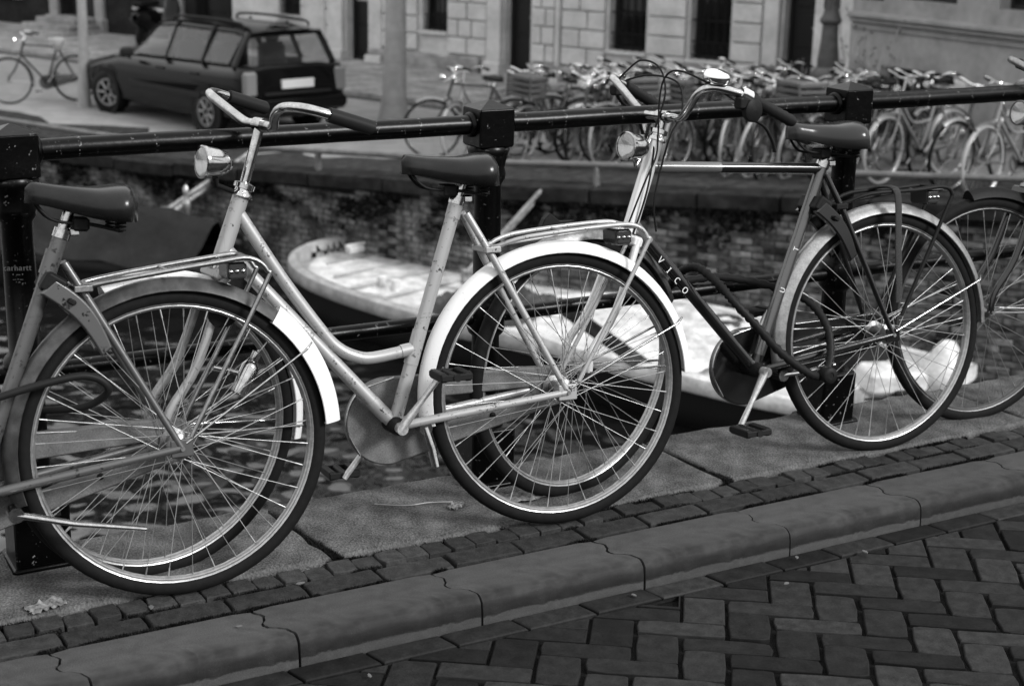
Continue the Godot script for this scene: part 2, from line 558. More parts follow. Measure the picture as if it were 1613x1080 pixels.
	if c.get("open_case", not lite):   # the case is cut away round the crank and between the runs of the chain
		var hole := PackedVector2Array()
		for q in [Vector2(bb.x + 0.12, bb.y + 0.048), Vector2(-0.06, hub.y + 0.002), Vector2(-0.06, hub.y - 0.01), Vector2(bb.x + 0.12, bb.y - 0.03)]: hole.append(q)
		var top := PackedVector2Array()
		var low := PackedVector2Array()
		for q in Geometry2D.intersect_polygons(outl, PackedVector2Array([Vector2(-2, -2), Vector2(bb.x + 0.12, -2), Vector2(bb.x + 0.12, 2), Vector2(-2, 2)])): cc.prism(q, 0.0, 0.022, 0.005)
		for q in Geometry2D.clip_polygons(outl, PackedVector2Array([Vector2(-2, -2), Vector2(bb.x + 0.12, -2), Vector2(bb.x + 0.12, bb.y - 0.03), Vector2(-0.06, hub.y - 0.012), Vector2(-0.06, hub.y + 0.002), Vector2(bb.x + 0.12, bb.y + 0.048), Vector2(bb.x + 0.12, 2), Vector2(-2, 2)])): cc.prism(q, 0.0, 0.022, 0.005)
	else:
		cc.prism(outl, 0.0, 0.022, 0.005)
	var cx := Transform3D(Basis(Vector3(1, 0, 0), Vector3(0, 0, 1), Vector3(0, 1, 0)), Vector3(0, 0, -0.06))
	var cm := MB.new()
	cm.add(cc, cx)
	cm.fix()
	var ccp := part(o, "chain_case", cm, m.case)
	if not lite:
		var edge := MB.new()
		edge.tube(smooth([bb + Vector3(cos(PI * 0.45), sin(PI * 0.45), 0) * 0.108, bb + Vector3(cos(PI * 0.75), sin(PI * 0.75), 0) * 0.108, bb + Vector3(-0.108, 0, 0), bb + Vector3(cos(PI * 1.25), sin(PI * 1.25), 0) * 0.108], 6).map(func(p): return p + Vector3(0, 0, -0.04)), 0.003, 5)
		part(ccp, "rim_strip", edge, m.chrome)
		var riv := MB.new()
		for q in [bb.lerp(hub, 0.62) + Vector3(0, -0.04, -0.035), bb.lerp(hub, 0.9) + Vector3(-0.01, -0.02, -0.035)]:
			riv.lathe([Vector2(0.008, -0.004), Vector2(0.007, 0.002), Vector2(0.0, 0.004)], 10, Transform3D(Basis(Vector3(1, 0, 0), PI / 2), q))
		part(ccp, "rivet", riv, m.dark)
	# cranks and pedals
	for s: float in [1.0, -1.0]:
		var dir: Vector3 = Vector3(cos(c.crank), sin(c.crank), 0) * s
		var cr := MB.new()
		var root := bb + side * s * 0.058
		var tip := root + dir * 0.168 + side * s * 0.018
		cr.tube([root - dir * 0.012, root + dir * 0.01, root.lerp(tip, 0.5), tip - dir * 0.01, tip + dir * 0.008], [0.012, 0.014, 0.0085, 0.0095, 0.0085], sd, true, 0.8)
		cr.tube([root - side * s * 0.02, root + side * s * 0.012], 0.014, sd)
		var cp := part(o, "crank", cr, m.get("crank", m.chrome))
		var pd := MB.new()
		var pc := tip + side * s * 0.052
		for k: float in [-1.0, 1.0]: pd.box(pc + Vector3(k * 0.03, 0, 0), Vector3(0.018, 0.022, 0.085), 0.004)
		for k: float in [-1.0, 1.0]: pd.box(pc + side * k * 0.043, Vector3(0.078, 0.016, 0.008), 0.003)
		pd.tube([tip, pc + side * s * 0.05], 0.0095, sd)
		part(cp, "pedal", pd, m.grip)
	# luggage carrier
	var car: Array = c.get("carrier", [])
	if car.size():
		var lc := MB.new()
		for s: float in [-1.0, 1.0]:
			lc.tube(smooth(car.map(func(p): return Vector3(p.x, p.y, p.z * s)), 4), 0.0058, 6 if lite else 8)
		lc.tube([Vector3(car[0].x, car[0].y, -car[0].z), car[0]], 0.005, 6)
		var rear: Vector3 = car[3]
		lc.tube([Vector3(rear.x, rear.y, -rear.z), rear], 0.005, 6)
		if not lite:
			var mid: Vector3 = car[1].lerp(car[2], 0.5)
			lc.tube([Vector3(mid.x, mid.y, -mid.z), mid], 0.004, 6)
			lc.tube([Vector3(car[0].x, car[0].y, 0), Vector3(rear.x, rear.y, 0)], 0.0035, 6)
			lc.box(car[0] + Vector3(-0.012, -0.004, -car[0].z), Vector3(0.04, 0.016, 0.1), 0.003)
		var lcp := part(o, "luggage_carrier", lc, m.carrier)
		if not lite:
			var tl := MB.new()
			tl.box(rear + Vector3(-0.025, -0.028, -rear.z), Vector3(0.045, 0.042, 0.085), 0.008)
			part(lcp, "tail_reflector", tl, m.reflector)
			var pl := MB.new()
			pl.box(rear + Vector3(-0.02, -0.006, -rear.z), Vector3(0.06, 0.003, 0.1), 0.001)
			for k in 3: pl.lathe([Vector2(0.006, 0), Vector2(0.004, 0.003), Vector2(0, 0.004)], 8, Transform3D(Basis(Vector3(1, 0, 0), PI / 2), rear + Vector3(-0.04 + k * 0.014, -0.028, -rear.z + 0.043)))
			part(lcp, "reflector_plate", pl, m.chrome)
	# headlamp
	if c.has("lamp"):
		var lp: Vector3 = c.lamp
		var lx := turn * Transform3D(Basis(Vector3(0, 0, 1), PI / 2 - 0.12), lp)
		var sh := MB.new()
		sh.lathe([Vector2(0.0, -0.045), Vector2(0.014, -0.043), Vector2(0.026, -0.03), Vector2(0.033, -0.008), Vector2(0.0355, 0.02), Vector2(0.0375, 0.021), Vector2(0.0375, 0.028), Vector2(0.034, 0.029)], sd * 2, lx)
		var lm := part(o, "headlamp", sh, m.get("lamp_shell", m.chrome))
		var ln := MB.new()
		ln.lathe([Vector2(0.034, 0.0265), Vector2(0.027, 0.033), Vector2(0.014, 0.0365), Vector2(0.0, 0.0375)], sd * 2, lx)
		part(lm, "lens", ln, M_("lens"))
		var rf := MB.new()
		rf.lathe([Vector2(0.0, 0.0), Vector2(0.012, 0.003), Vector2(0.024, 0.012), Vector2(0.0335, 0.026)], sd * 2, lx)
		part(lm, "lamp_reflector", rf, m.mirror)
		var br := MB.new()
		br.tube([lx * Vector3(-0.034, -0.01, 0), lx * Vector3(-0.05, -0.014, 0), turn * (ht + ax * 0.012 + Vector3(-0.02, 0, 0))], [0.007, 0.006, 0.006], 8)
		part(lm, "bracket", br, m.dark if c.get("dark_bracket", false) else m.chrome)
	# stand
	if c.has("stand"):
		var sdm := MB.new()
		var sa: Array = c.stand
		sdm.tube(sa, c.get("stand_r", [0.014, 0.011, 0.0085]), sd, true, 0.6)
		sdm.tube([sa[0] + side * 0.014, sa[0] - side * 0.03], 0.0165, sd)
		part(o, "kickstand", sdm, m.chrome)
	return o

func M_(k: String) -> StandardMaterial3D:
	return mats[k]

func _ready() -> void:
	rng.seed = 7
	# ---------- camera, sky, sun, exposure ----------
	var cam := Camera3D.new()
	cam.name = "Camera"
	cam.transform = Transform3D(Basis(Vector3(0.875161, 0.019512, 0.483439), Vector3(0.116964, 0.961019, -0.250525), Vector3(-0.469482, 0.275794, 0.838763)).orthonormalized(), Vector3(0, 1.535, 0))
	cam.near = 0.05
	cam.far = 400.0
	cam.fov = 24.69
	var lens := CameraAttributesPhysical.new()
	lens.frustum_focal_length = 54.83
	lens.frustum_focus_distance = 3.85
	lens.exposure_aperture = 4.6
	lens.frustum_near = 0.05
	lens.frustum_far = 400.0
	cam.attributes = lens
	add_child(cam)
	cam.current = true
	var env := Environment.new()
	env.background_mode = Environment.BG_SKY
	var sky := Sky.new()
	var sm := ProceduralSkyMaterial.new()
	sm.sky_top_color = Color(0.86, 0.86, 0.86)
	sm.sky_horizon_color = Color(0.66, 0.66, 0.66)
	sm.sky_curve = 0.25
	sm.ground_bottom_color = Color(0.2, 0.2, 0.2)
	sm.ground_horizon_color = Color(0.45, 0.45, 0.45)
	sky.sky_material = sm
	env.sky = sky
	env.tonemap_mode = Environment.TONE_MAPPER_LINEAR
	env.tonemap_exposure = 2.45
	env.sdfgi_enabled = true
	env.ssao_enabled = true
	env.ssil_enabled = true
	var we := WorldEnvironment.new()
	we.name = "WorldEnvironment"
	we.environment = env
	add_child(we)
	var sun := DirectionalLight3D.new()
	sun.name = "sun"
	sun.light_energy = 0.6
	sun.light_angular_distance = 14.0
	sun.shadow_enabled = true
	sun.look_at_from_position(Vector3(5, 6, 8), Vector3.ZERO)
	add_child(sun)
	materials()
	bridge()
	railing()
	canal()
	houses()
	parked_bicycles()
	quay_things()
	car()
	boats()
	litter()

func kerb_texture() -> ImageTexture:   # concrete with rubbed-in tyre marks along the nose, streaked along the stone; u runs over the profile, v along the stone
	if tx.has("kerb"): return tx["kerb"]
	var f := FastNoiseLite.new()
	f.seed = 91
	f.frequency = 0.03
	f.fractal_octaves = 4
	var g := FastNoiseLite.new()
	g.seed = 92
	g.frequency = 0.35
	var im := Image.create(256, 512, false, Image.FORMAT_L8)
	for y in 512:
		for x in 256:
			var u := x / 256.0
			var n := f.get_noise_2d(x * 0.9, sin(TAU * y / 512.0) * 60.0 + cos(TAU * y / 512.0) * 22.0) 
			var q := g.get_noise_2d(x * 1.3, y * 0.8)
			var v := 0.8 + 0.3 * q + 0.1 * n
			var rub := smoothstep(0.36, 0.68, u + 0.22 * q + 0.16 * f.get_noise_2d(400.0 + y * 0.35, x * 0.2))
			if u < 0.775 + 0.025 * q + 0.03 * n: v *= lerpf(1.0, 0.5 + 0.15 * q + 0.1 * n, rub)
			if q > 0.62 and n > 0.05: v *= 1.5
			im.set_pixel(x, y, Color(v, v, v) if v < 1.0 else Color.WHITE)
	tx["kerb"] = ImageTexture.create_from_image(im)
	return tx["kerb"]

func materials() -> void:
	var blotch := grain("blotch", 3, [[0.006, 3, 0.55], [0.03, 4, 0.45]], 0.45, 1.0)
	var rough_t := grain("stone", 11, [[0.01, 3, 0.25], [0.09, 3, 0.45], [0.3, 1, 0.3]], 0.1, 1.0)
	var fine := grain("fine", 19, [[0.02, 3, 0.4], [0.2, 2, 0.6]], 0.55, 1.0)
	var chips := grain("chips", 23, [[0.018, 3, 0.62], [0.07, 3, 0.38]], 0.2, 1.0, 512, 0.285)
	var flecks := grain("flecks", 29, [[0.03, 3, 0.55], [0.1, 2, 0.45]], 1.0, 0.04, 512, 0.285)
	var stains := grain("stains", 37, [[0.008, 4, 0.5], [0.02, 4, 0.3], [0.14, 2, 0.2]], 0.25, 1.25)
	var moss := grain("moss", 41, [[0.012, 4, 0.65], [0.05, 4, 0.35]], -0.15, 1.3)
	var brickt := grain("brickt", 47, [[0.02, 3, 0.45], [0.12, 3, 0.35], [0.35, 1, 0.2]], 0.5, 1.15)
	var speckle := grain("speckle", 49, [[0.015, 3, 0.3], [0.16, 2, 0.4], [0.33, 1, 0.3]], 0.2, 1.1)
	var kerbt := grain("kerbt", 57, [[0.012, 3, 0.2], [0.06, 3, 0.35], [0.3, 1, 0.45]], 0.5, 1.25)
	var pale := grain("pale", 51, [[0.01, 3, 0.6], [0.08, 3, 0.4]], 0.75, 1.0)
	var metal := grain("metal", 43, [[0.02, 4, 0.5], [0.12, 3, 0.5]], 0.5, 1.0)
	# ground
	mat("granite", 0.17, 0.85, 0, speckle, 1.5, true, 0.5)
	for k in 4:
		var km := mat("kerb%d" % k, [0.066, 0.06, 0.07, 0.063][k], 0.7)
		km.albedo_texture = kerb_texture()
		km.uv1_offset = Vector3(0, 0.27 * k, 0)
		km.metallic_specular = 0.3
	for k in 5: mat("clinker%d" % k, [0.011, 0.015, 0.019, 0.024, 0.031][k], 0.65, 0, brickt, 1.4 + 0.25 * k, true, 0.12, fine)
	for k in 3: mat("cobble%d" % k, [0.04, 0.03, 0.05][k], 0.8, 0, brickt, 2.1 + 0.4 * k, true, 0.3, rough_t)
	mat("joint", 0.018, 0.95, 0, rough_t, 4.0, true, 0.6)
	mat("quay_paving", 0.3, 0.85, 0, pale, 0.35, true, 0.2, fine)
	mat("pavement", 0.42, 0.85, 0, blotch, 0.5, true)
	mat("verge", 0.06, 0.95, 0, stains, 1.2, true, 2.0, rough_t)
	mat("shaded_gutter", 0.05, 0.9)  # shading of the gutter put into a dark colour
	mat("asphalt", 0.0792, 0.85, 0, blotch, 0.7, true)
	for k in 4: mat("quay_brick%d" % k, [0.3, 0.34, 0.27, 0.37][k], 0.9, 0, moss, 0.45 + 0.02 * k, true, 0.5, rough_t)
	mat("mortar", 0.072, 0.95, 0, moss, 1.1, true)
	mat("moss", 0.0324, 0.95, 0, moss, 1.6, true, 2.0, rough_t)
	mat("coping", 0.03, 0.9, 0, stains, 0.9, true, 0.6, rough_t)
	# railing
	var bp := mat("black_paint", 0.12, 0.3, 0, flecks, 2.4, true, 0.12, blotch)
	bp.metallic_specular = 0.5
	mat("far_rail", 0.2, 0.6, 0, blotch, 2.0, true)
	# bicycles
	mat("tyre", 0.011, 0.75, 0, fine, 5.0)
	mat("rubber", 0.0101, 0.5)
	mat("rim", 0.5, 0.3, 0.75, metal, 5.0)
	mat("dimmed_rim", 0.13, 0.4, 0.7, metal, 5.0)  # vignette darkening at the right edge put into the rim colour
	mat("alloy_crank", 0.72, 0.28, 0.6, metal, 6.0)
	mat("spoke", 0.3, 0.35, 0.75)
	mat("dimmed_spoke", 0.16, 0.4, 0.6)  # spokes darkened in colour for the vignette, to go with that rim
	mat("hub", 0.4, 0.42, 1.0, metal, 9.0)
	mat("chrome", 0.72, 0.14, 1.0, metal, 4.0)
	mat("chrome_clean", 0.78, 0.07, 1.0)
	mat("dull_chrome", 0.42, 0.36, 1.0, metal, 6.0)
	var mir := mat("mirror", 0.3, 0.12, 1.0)
	mir.cull_mode = BaseMaterial3D.CULL_DISABLED
	mat("silver_paint", 0.27, 0.36, 0.3, chips, 3.2)
	mat("grey_paint", 0.08, 0.34, 0.5, chips, 2.7)
	mat("white_paint", 0.56, 0.4, 0, grain("white_wear", 53, [[0.02, 3, 0.5], [0.08, 3, 0.5]], 0.35, 1.0, 512, 0.24), 3.5)
	mat("dull_guard", 0.085, 0.38, 0.55, stains, 4.0)
	var blk := mat("black_enamel", 0.006, 0.16)
	blk.clearcoat_enabled = true
	blk.clearcoat = 0.6
	blk.clearcoat_roughness = 0.08
	mat("seat_enamel", 0.1, 0.24, 0.85)
	mat("fork_enamel", 0.62, 0.25, 0.3)
	mat("steel_guard", 0.5, 0.34, 0.7, metal, 3.0)
	mat("band_grey", 0.13, 0.25, 0.4)  # even grey, paler than the rest of the frame
	mat("dark", 0.0144, 0.5, 0, fine, 8.0)
	mat("case_grey", 0.17, 0.42, 0, fine, 2.0)
	mat("case_light", 0.15, 0.4, 0, fine, 2.0)
	mat("leather", 0.013, 0.24, 0, grain("hide", 61, [[0.03, 3, 0.5], [0.16, 2, 0.5]], 0.7, 1.0), 3.0, false, 0.05)
	mat("leather_grey", 0.022, 0.2, 0, null, 1.0)
	mat("leather_pale", 0.432, 0.5)
	mat("reflector", 0.0216, 0.15)
	mat("strap", 0.0504, 0.9, 0, grain("weave", 67, [[0.11, 1, 1.0]], 0.1, 1.6, 256), 14.0)
	mat("print_white", 0.54, 0.5)
	mat("sticker_grey", 0.09, 0.6)
	mat("far_dark", 0.0216, 0.4, 0.2)
	mat("far_mid", 0.08, 0.4, 0.3)
	mat("far_light", 0.15, 0.4, 0.2)
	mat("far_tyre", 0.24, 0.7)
	var ls := mat("lens", 0.9, 0.05)
	ls.transparency = BaseMaterial3D.TRANSPARENCY_ALPHA
	ls.albedo_color.a = 0.18
	var gl := mat("glass", 0.05, 0.04)
	gl.transparency = BaseMaterial3D.TRANSPARENCY_ALPHA
	gl.albedo_color.a = 0.35
	# houses and street things
	mat("stucco", 0.62, 0.85, 0, grain("soot", 71, [[0.006, 4, 0.6], [0.03, 4, 0.4]], 0.72, 1.0), 0.45, true)
	mat("rustic", 0.62, 0.85, 0, tx["soot"], 0.6, true)
	mat("plinth", 0.42, 0.85, 0, stains, 0.4, true)
	mat("darkened_brick", 0.035, 0.9, 0, blotch, 0.7, true)  # vignette darkening of the upper left put into the wall colour
	mat("grey_house", 0.32, 0.8, 0, tx["soot"], 0.4, true)
	mat("door_black", 0.0086, 0.3)
	mat("window_frame", 0.0144, 0.4)
	mat("room", 0.3, 0.9)
	var pane := mat("pane", 0.0086, 0.06)
	pane.metallic_specular = 0.5
	mat("iron", 0.0101, 0.5)
	mat("lamp_iron", 0.0936, 0.55, 0, blotch, 2.5, true)
	mat("bark", 0.36, 0.9, 0, pale, 1.1, true, 0.6, rough_t)
	mat("leaf", 0.0432, 0.7)
	mat("car_paint", 0.004, 0.06).metallic_specular = 0.3
	var cg := mat("car_glass", 0.03, 0.03)
	cg.transparency = BaseMaterial3D.TRANSPARENCY_ALPHA
	cg.albedo_color.a = 0.3
	mat("car_seat", 0.05, 0.9)
	mat("car_plastic", 0.018, 0.5)
	mat("plate", 0.54, 0.4)
	mat("tail_light", 0.1584, 0.12)
	mat("alloy", 0.324, 0.35, 0.8)
	mat("boat_white", 0.72, 0.4, 0, grain("scuff", 83, [[0.01, 4, 0.6], [0.06, 3, 0.4]], 0.55, 1.1), 0.8, true)
	mat("boat_grey", 0.36, 0.5, 0, tx["scuff"], 0.8, true)
	mat("boat_dark", 0.013, 0.5)
	mat("boat_floor", 0.3, 0.8, 0, stains, 1.5, true)
	mat("tarp", 0.12, 0.7, 0, blotch, 1.0, true)
	mat("dark_tarp", 0.022, 0.6, 0, blotch, 1.0, true)
	mat("pole", 0.36, 0.5, 0.3, stains, 2.0, true)
	mat("wood_dark", 0.0252, 0.6, 0, stains, 3.0)
	mat("wood_light", 0.0864, 0.6, 0, stains, 3.0)
	mat("paper", 0.22, 0.8, 0, stains, 9.0)
	mat("leaf_dry", 0.07, 0.8)
	for k in ["tyre", "rubber", "dark", "granite", "joint", "clinker0", "clinker1", "clinker2", "clinker3", "clinker4", "cobble0", "cobble1", "cobble2", "moss", "coping", "strap", "boat_dark", "dark_tarp", "room", "darkened_brick", "quay_paving", "iron", "car_plastic", "wood_dark", "wood_light", "tarp", "quay_brick0", "quay_brick1", "quay_brick2", "quay_brick3", "mortar", "shaded_gutter", "verge", "case_grey", "case_light"]:
		mats[k].metallic_specular = 0.2
	mats["black_paint"].metallic_specular = 0.26
	for k in ["leather", "leather_grey", "black_enamel", "door_black", "window_frame", "reflector"]:
		mats[k].metallic_specular = 0.33
	var wt := mat("water", 0.005, 0.06)
	var wn := NoiseTexture2D.new()
	wn.width = 512; wn.height = 512; wn.seamless = true; wn.as_normal_map = true; wn.bump_strength = 7.0
	var fn := FastNoiseLite.new()
	fn.seed = 5; fn.frequency = 0.011; fn.fractal_octaves = 2; fn.fractal_gain = 0.35
	wn.noise = fn
	wt.uv1_triplanar = true; wt.uv1_world_triplanar = true; wt.uv1_scale = Vector3(0.42, 0.42, 0.42)
	wt.normal_enabled = true; wt.normal_texture = wn; wt.normal_scale = 1.1

# ---------- the bridge deck: slabs, cobbles, kerb and road ----------
func seen(p: Vector3, margin: float) -> bool:   # whether a point lies in the photograph's frame (only to choose which pieces are built singly)
	var cam: Camera3D = get_node("Camera")
	var q := cam.transform.affine_inverse() * p
	if q.z > -0.3: return false
	var ty := tan(deg_to_rad(cam.fov * 0.5))
	return absf(q.x / -q.z) < ty * 1.4936 + margin and absf(q.y / -q.z) < ty + margin

func bridge() -> void:
	var base := MB.new()
	base.box(Vector3(2, -0.33, -1.0), Vector3(40, 0.5, 5.04), 0.001)      # under the pavers, top at -0.08
	base.box(Vector3(2, -0.145, -3.215), Vector3(40, 0.24, 0.5), 0.001)    # under the cobbles, top at -0.025
	base.box(Vector3(2, -0.335, 9.5), Vector3(40, 0.53, 16), 0.001)
	structure("road", base, M_("joint"))
	var wall := MB.new()
	wall.box(Vector3(2, -1.75, -3.3), Vector3(40, 3.0, 0.28), 0.004)
	structure("bridge_wall", wall, M_("darkened_brick"))
	# granite slabs along the edge
	var slabs := place("bridge_edge", self)
	slabs.set_meta("kind", "structure")
	for k in range(-3, 8):
		var x0 := 0.145 + 1.158 * k
		var pts := PackedVector2Array()
		var N := 26
		var g := 0.008
		for i in N + 1: pts.append(Vector2(lerpf(x0 + 0.03 + g, x0 + 1.188 - g, float(i) / N), -3.212 + rng.randf_range(-0.006, 0.004)))
		for i in range(1, 7): pts.append(Vector2(lerpf(x0 + 1.188 - g, x0 + 1.128 - g, i / 7.0) + rng.randf_range(-0.006, 0.006), lerpf(-3.212, -3.55, i / 7.0)))
		for i in N + 1: pts.append(Vector2(lerpf(x0 + 1.128 - g, x0 - 0.03 + g, float(i) / N), -3.553 + rng.randf_range(-0.007, 0.007)))
		for i in range(1, 7): pts.append(Vector2(lerpf(x0 - 0.03 + g, x0 + 0.03 + g, i / 7.0) + rng.randf_range(-0.006, 0.006), lerpf(-3.55, -3.212, i / 7.0)))
		var mb := MB.new()
		mb.prism(pts, -0.35, 0.0, 0.012, Vector3(0, -0.155 + rng.randf_range(-0.002, 0.002), -0.05))
		part(slabs, "slab", mb, M_("granite"))
	# cobbles
	var row := place("cobble_strip", self)
	row.set_meta("kind", "structure")
	var cs := []
	for k in 6:
		var mb := MB.new()
		var pts := PackedVector2Array()
		var w := 0.0288
		var h := 0.0295
		for q in [[-w, -h], [0, -h - 0.003], [w, -h], [w + 0.002, 0], [w, h], [0, h + 0.002], [-w, h], [-w - 0.002, 0]]:
			pts.append(Vector2(q[0] + rng.randf_range(-0.003, 0.003), q[1] + rng.randf_range(-0.003, 0.003)))
		mb.prism(pts, -0.05, 0.0, 0.0032)
		cs.append(mb.mesh())
	var rest := MB.new()
	for k in range(-60, 140):
		var p := Vector3(1.325 + 0.0622 * k, rng.randf_range(-0.007, 0.003), -3.172 + rng.randf_range(-0.004, 0.004))
		if p.x > -2.5 and p.x < 8.0 and seen(p, 0.08):
			part(row, "cobble", cs[k % 6 if k >= 0 else 5], M_("cobble%d" % (rng.randi() % 3)), Transform3D(Basis(Vector3.UP, rng.randf_range(-0.08, 0.08) + (PI if rng.randf() < 0.5 else 0.0)), p))
		else: rest.box(p + Vector3(0, -0.025, 0), Vector3(0.053, 0.05, 0.053), 0.006)
	part(row, "cobbles", rest, M_("cobble0")).set_meta("kind", "stuff")
	# a course of stretchers
	var ss := []
	for k in 4:
		var mb := MB.new()
		var pts := PackedVector2Array()
		for i in 9: pts.append(Vector2(-0.0885 + 0.177 * i / 8.0, -0.035 + rng.randf_range(-0.002, 0.002)))
		pts.append(Vector2(0.091, 0.0))
		for i in 9: pts.append(Vector2(0.0895 - 0.177 * i / 8.0, 0.033 + rng.randf_range(-0.002, 0.002)))
		pts.append(Vector2(-0.0865, 0.01))
		mb.prism(pts, -0.06, 0.0, 0.005)
		ss.append(mb.mesh())
	for k in range(-20, 46):
		var p := Vector3(1.387 + 0.0925 + 0.1845 * k, rng.randf_range(-0.006, 0.0), -3.094 + rng.randf_range(-0.002, 0.002))
		if p.x < -2.5 or p.x > 8.0: continue
		part(row, "paver", ss[k % 4 if k >= 0 else 0], M_("cobble%d" % (rng.randi() % 2)), Transform3D(Basis(Vector3.UP, rng.randf_range(-0.012, 0.012)), p))
	# kerb stones with their curved, interlocking ends
	var kerb := place("kerb", self)
	kerb.set_meta("kind", "structure")
	var prof := []   # (z, y) from the back down over the rounded nose
	for i in 13: prof.append(Vector2(lerpf(-3.044, -2.905, i / 12.0), -0.004 + 0.004 * sin(PI * i / 24.0) - 0.003 * pow(i / 12.0, 3.0)))
	for i in range(1, 8):
		var a := i / 7.0 * PI * 0.46
		prof.append(Vector2(-2.905 + 0.03 * sin(a), -0.003 - 0.03 * (1.0 - cos(a))))
	for i in range(1, 9): prof.append(Vector2(-2.8742 + 0.0022 * i / 8.0, lerpf(-0.031, -0.092, i / 8.0)))
	var key := [[-3.06, -0.05], [-3.039, -0.046], [-3.011, -0.031], [-2.99, -0.037], [-2.969, -0.05], [-2.951, -0.043], [-2.931, -0.01], [-2.901, 0.001], [-2.86, 0.0]]
	var sx := func(z: float) -> float:
		for i in key.size() - 1:
			if z <= key[i + 1][0]:
				var t: float = (z - key[i][0]) / (key[i + 1][0] - key[i][0])
				return lerpf(key[i][1], key[i + 1][1], t * t * (3.0 - 2.0 * t))
		return 0.0
	for k in range(-8, 16):
		var mb := MB.new()
		var rings := []
		for e in 12:
			var r := []
			for q in prof:
				var t := e / 11.0
				var inset := 0.0035 if e == 0 or e == 11 else 0.0
				r.append(Vector3(lerpf(0.0025, 0.4405, t) + sx.call(q.x), q.y - inset, q.x - inset * 0.4 * (1.0 if q.y < -0.02 else 0.0)))
			rings.append(r)
		mb.strip(rings)
		for e in [0, 11]:
			var fp: Array = rings[e].duplicate()
			fp.append(Vector3(fp[-1].x, -0.12, fp[-1].z)); 
			for i in range(0, rings[e].size() - 1):
				var a: Vector3 = rings[e][i]
				var b: Vector3 = rings[e][i + 1]
				mb.face([a, b, Vector3(b.x, -0.12, b.z), Vector3(a.x, -0.12, a.z)], Vector3(-1 if e == 0 else 1, 0, 0))
		for i in mb.n.size():
			if i < 12 * prof.size() and (mb.n[i].y < -0.05 or mb.n[i].z < -0.3): mb.n[i] = -mb.n[i]
		mb.fix()
		part(kerb, "kerb_stone", mb, M_("kerb%d" % posmod(k * 3, 4)), Transform3D(Basis.IDENTITY, Vector3(1.99 + 0.4437 * (k - 1) + rng.randf_range(-0.001, 0.001), rng.randf_range(-0.002, 0.001), rng.randf_range(-0.0015, 0.001))))
	# moss and grit in the open joints
	var tf := MB.new()
	for k in 6:
		var a := TAU * k / 6.0
		var q := Vector3(cos(a), 0, sin(a))
		tf.face([q * 0.0015, Vector3(-q.z, 0, q.x) * 0.0025, q * 0.006 + Vector3(0, 0.006 + 0.002 * (k % 3), 0)], Vector3.UP)
	var mm := MultiMesh.new()
	mm.transform_format = MultiMesh.TRANSFORM_3D
	mm.mesh = tf.mesh()
	var fn := FastNoiseLite.new()
	fn.seed = 15
	fn.frequency = 3.0
	var xs := []
	for t in 26000:
		var x := rng.randf_range(0.3, 4.2)
		var z := 0.0
		var y := -0.012
		match rng.randi() % 4:
			0: z = -3.052 + rng.randfn() * 0.003
			1: z = -3.207 + rng.randfn() * 0.004
			2: z = -3.134 + rng.randfn() * 0.003
			3:
				var j := rng.randi() % 4
				var u := rng.randf()
				x = 0.145 + 1.158 * (j + 0.0) + lerpf(0.03, -0.03, u) + rng.randfn() * 0.006
				z = lerpf(-3.21, -3.5, u)
				y = -0.004
		if fn.get_noise_2d(x, z * 0.5) < -0.08: continue
		xs.append(Transform3D(Basis(Vector3.UP, rng.randf() * TAU) * Basis(Vector3(1, 0, 0), rng.randf_range(-0.7, 0.7)) * rng.randf_range(0.6, 1.4), Vector3(x, y, z)))
	mm.instance_count = xs.size()
	for i in xs.size(): mm.set_instance_transform(i, xs[i])
	var mo := MultiMeshInstance3D.new()
	mo.name = numbered("moss")
	mo.multimesh = mm
	mo.material_override = M_("moss")
	mo.set_meta("kind", "stuff"); mo.set_meta("label", "dark moss growing in the joints between kerb, cobbles and slabs"); mo.set_meta("category", "moss")
	add_child(mo)
	# road: a border course, then clinkers in herringbone
	var rd := place("brick_road", self)
	rd.set_meta("kind", "structure")
	var top := -0.066
	var strays := MB.new()
	for k in range(-14, 26):
		var x0 := 2.161 + 0.1823 * k
		var mb := MB.new()
		var pts := PackedVector2Array([Vector2(x0 + 0.003, -2.866), Vector2(x0 + 0.179, -2.866), Vector2(x0 + 0.195, -2.802), Vector2(x0 + 0.019, -2.802)])
		mb.prism(pts, -0.12, top - rng.randf() * 0.003, 0.005)
		if seen(Vector3(x0 + 0.1, top, -2.83), 0.05): part(rd, "brick", mb, M_("clinker%d" % (rng.randi() % 5)))
		else: strays.add(mb, Transform3D.IDENTITY)
	var e1 := Vector2(cos(0.6208), sin(0.6208))
	var e2 := Vector2(e1.y, -e1.x)
	var org := Vector2(2.0854, -2.6722)
	var ax := 0.1041
	var ay := 0.0687
	var clip := PackedVector2Array([Vector2(-6, -2.796), Vector2(12, -2.796), Vector2(12, 6), Vector2(-6, 6)])
	var bricks := []
	for k in 12:
		var mb := MB.new()
		var pts := PackedVector2Array()
		var g := 0.0036
		var W := (2.0 * ax if k < 6 else ax) * 0.5 - g
		var H := (ay if k < 6 else 2.0 * ay) * 0.5 - g
		for q in [[-1, -1], [-0.5, -1], [0, -1], [0.5, -1], [1, -1], [1, 0], [1, 1], [0.5, 1], [0, 1], [-0.5, 1], [-1, 1], [-1, 0]]:
			var corner := rng.randf_range(0.001, 0.005) if absf(q[0]) + absf(q[1]) > 1.9 else 0.0
			pts.append(Vector2(q[0] * (W - corner), q[1] * (H - corner)) + Vector2(rng.randf_range(-0.0014, 0.0014), rng.randf_range(-0.0014, 0.0014)))
		mb.prism(pts, -0.05, 0.0, 0.004)
		bricks.append(mb)
	var bm := bricks.map(func(q): return q.mesh())
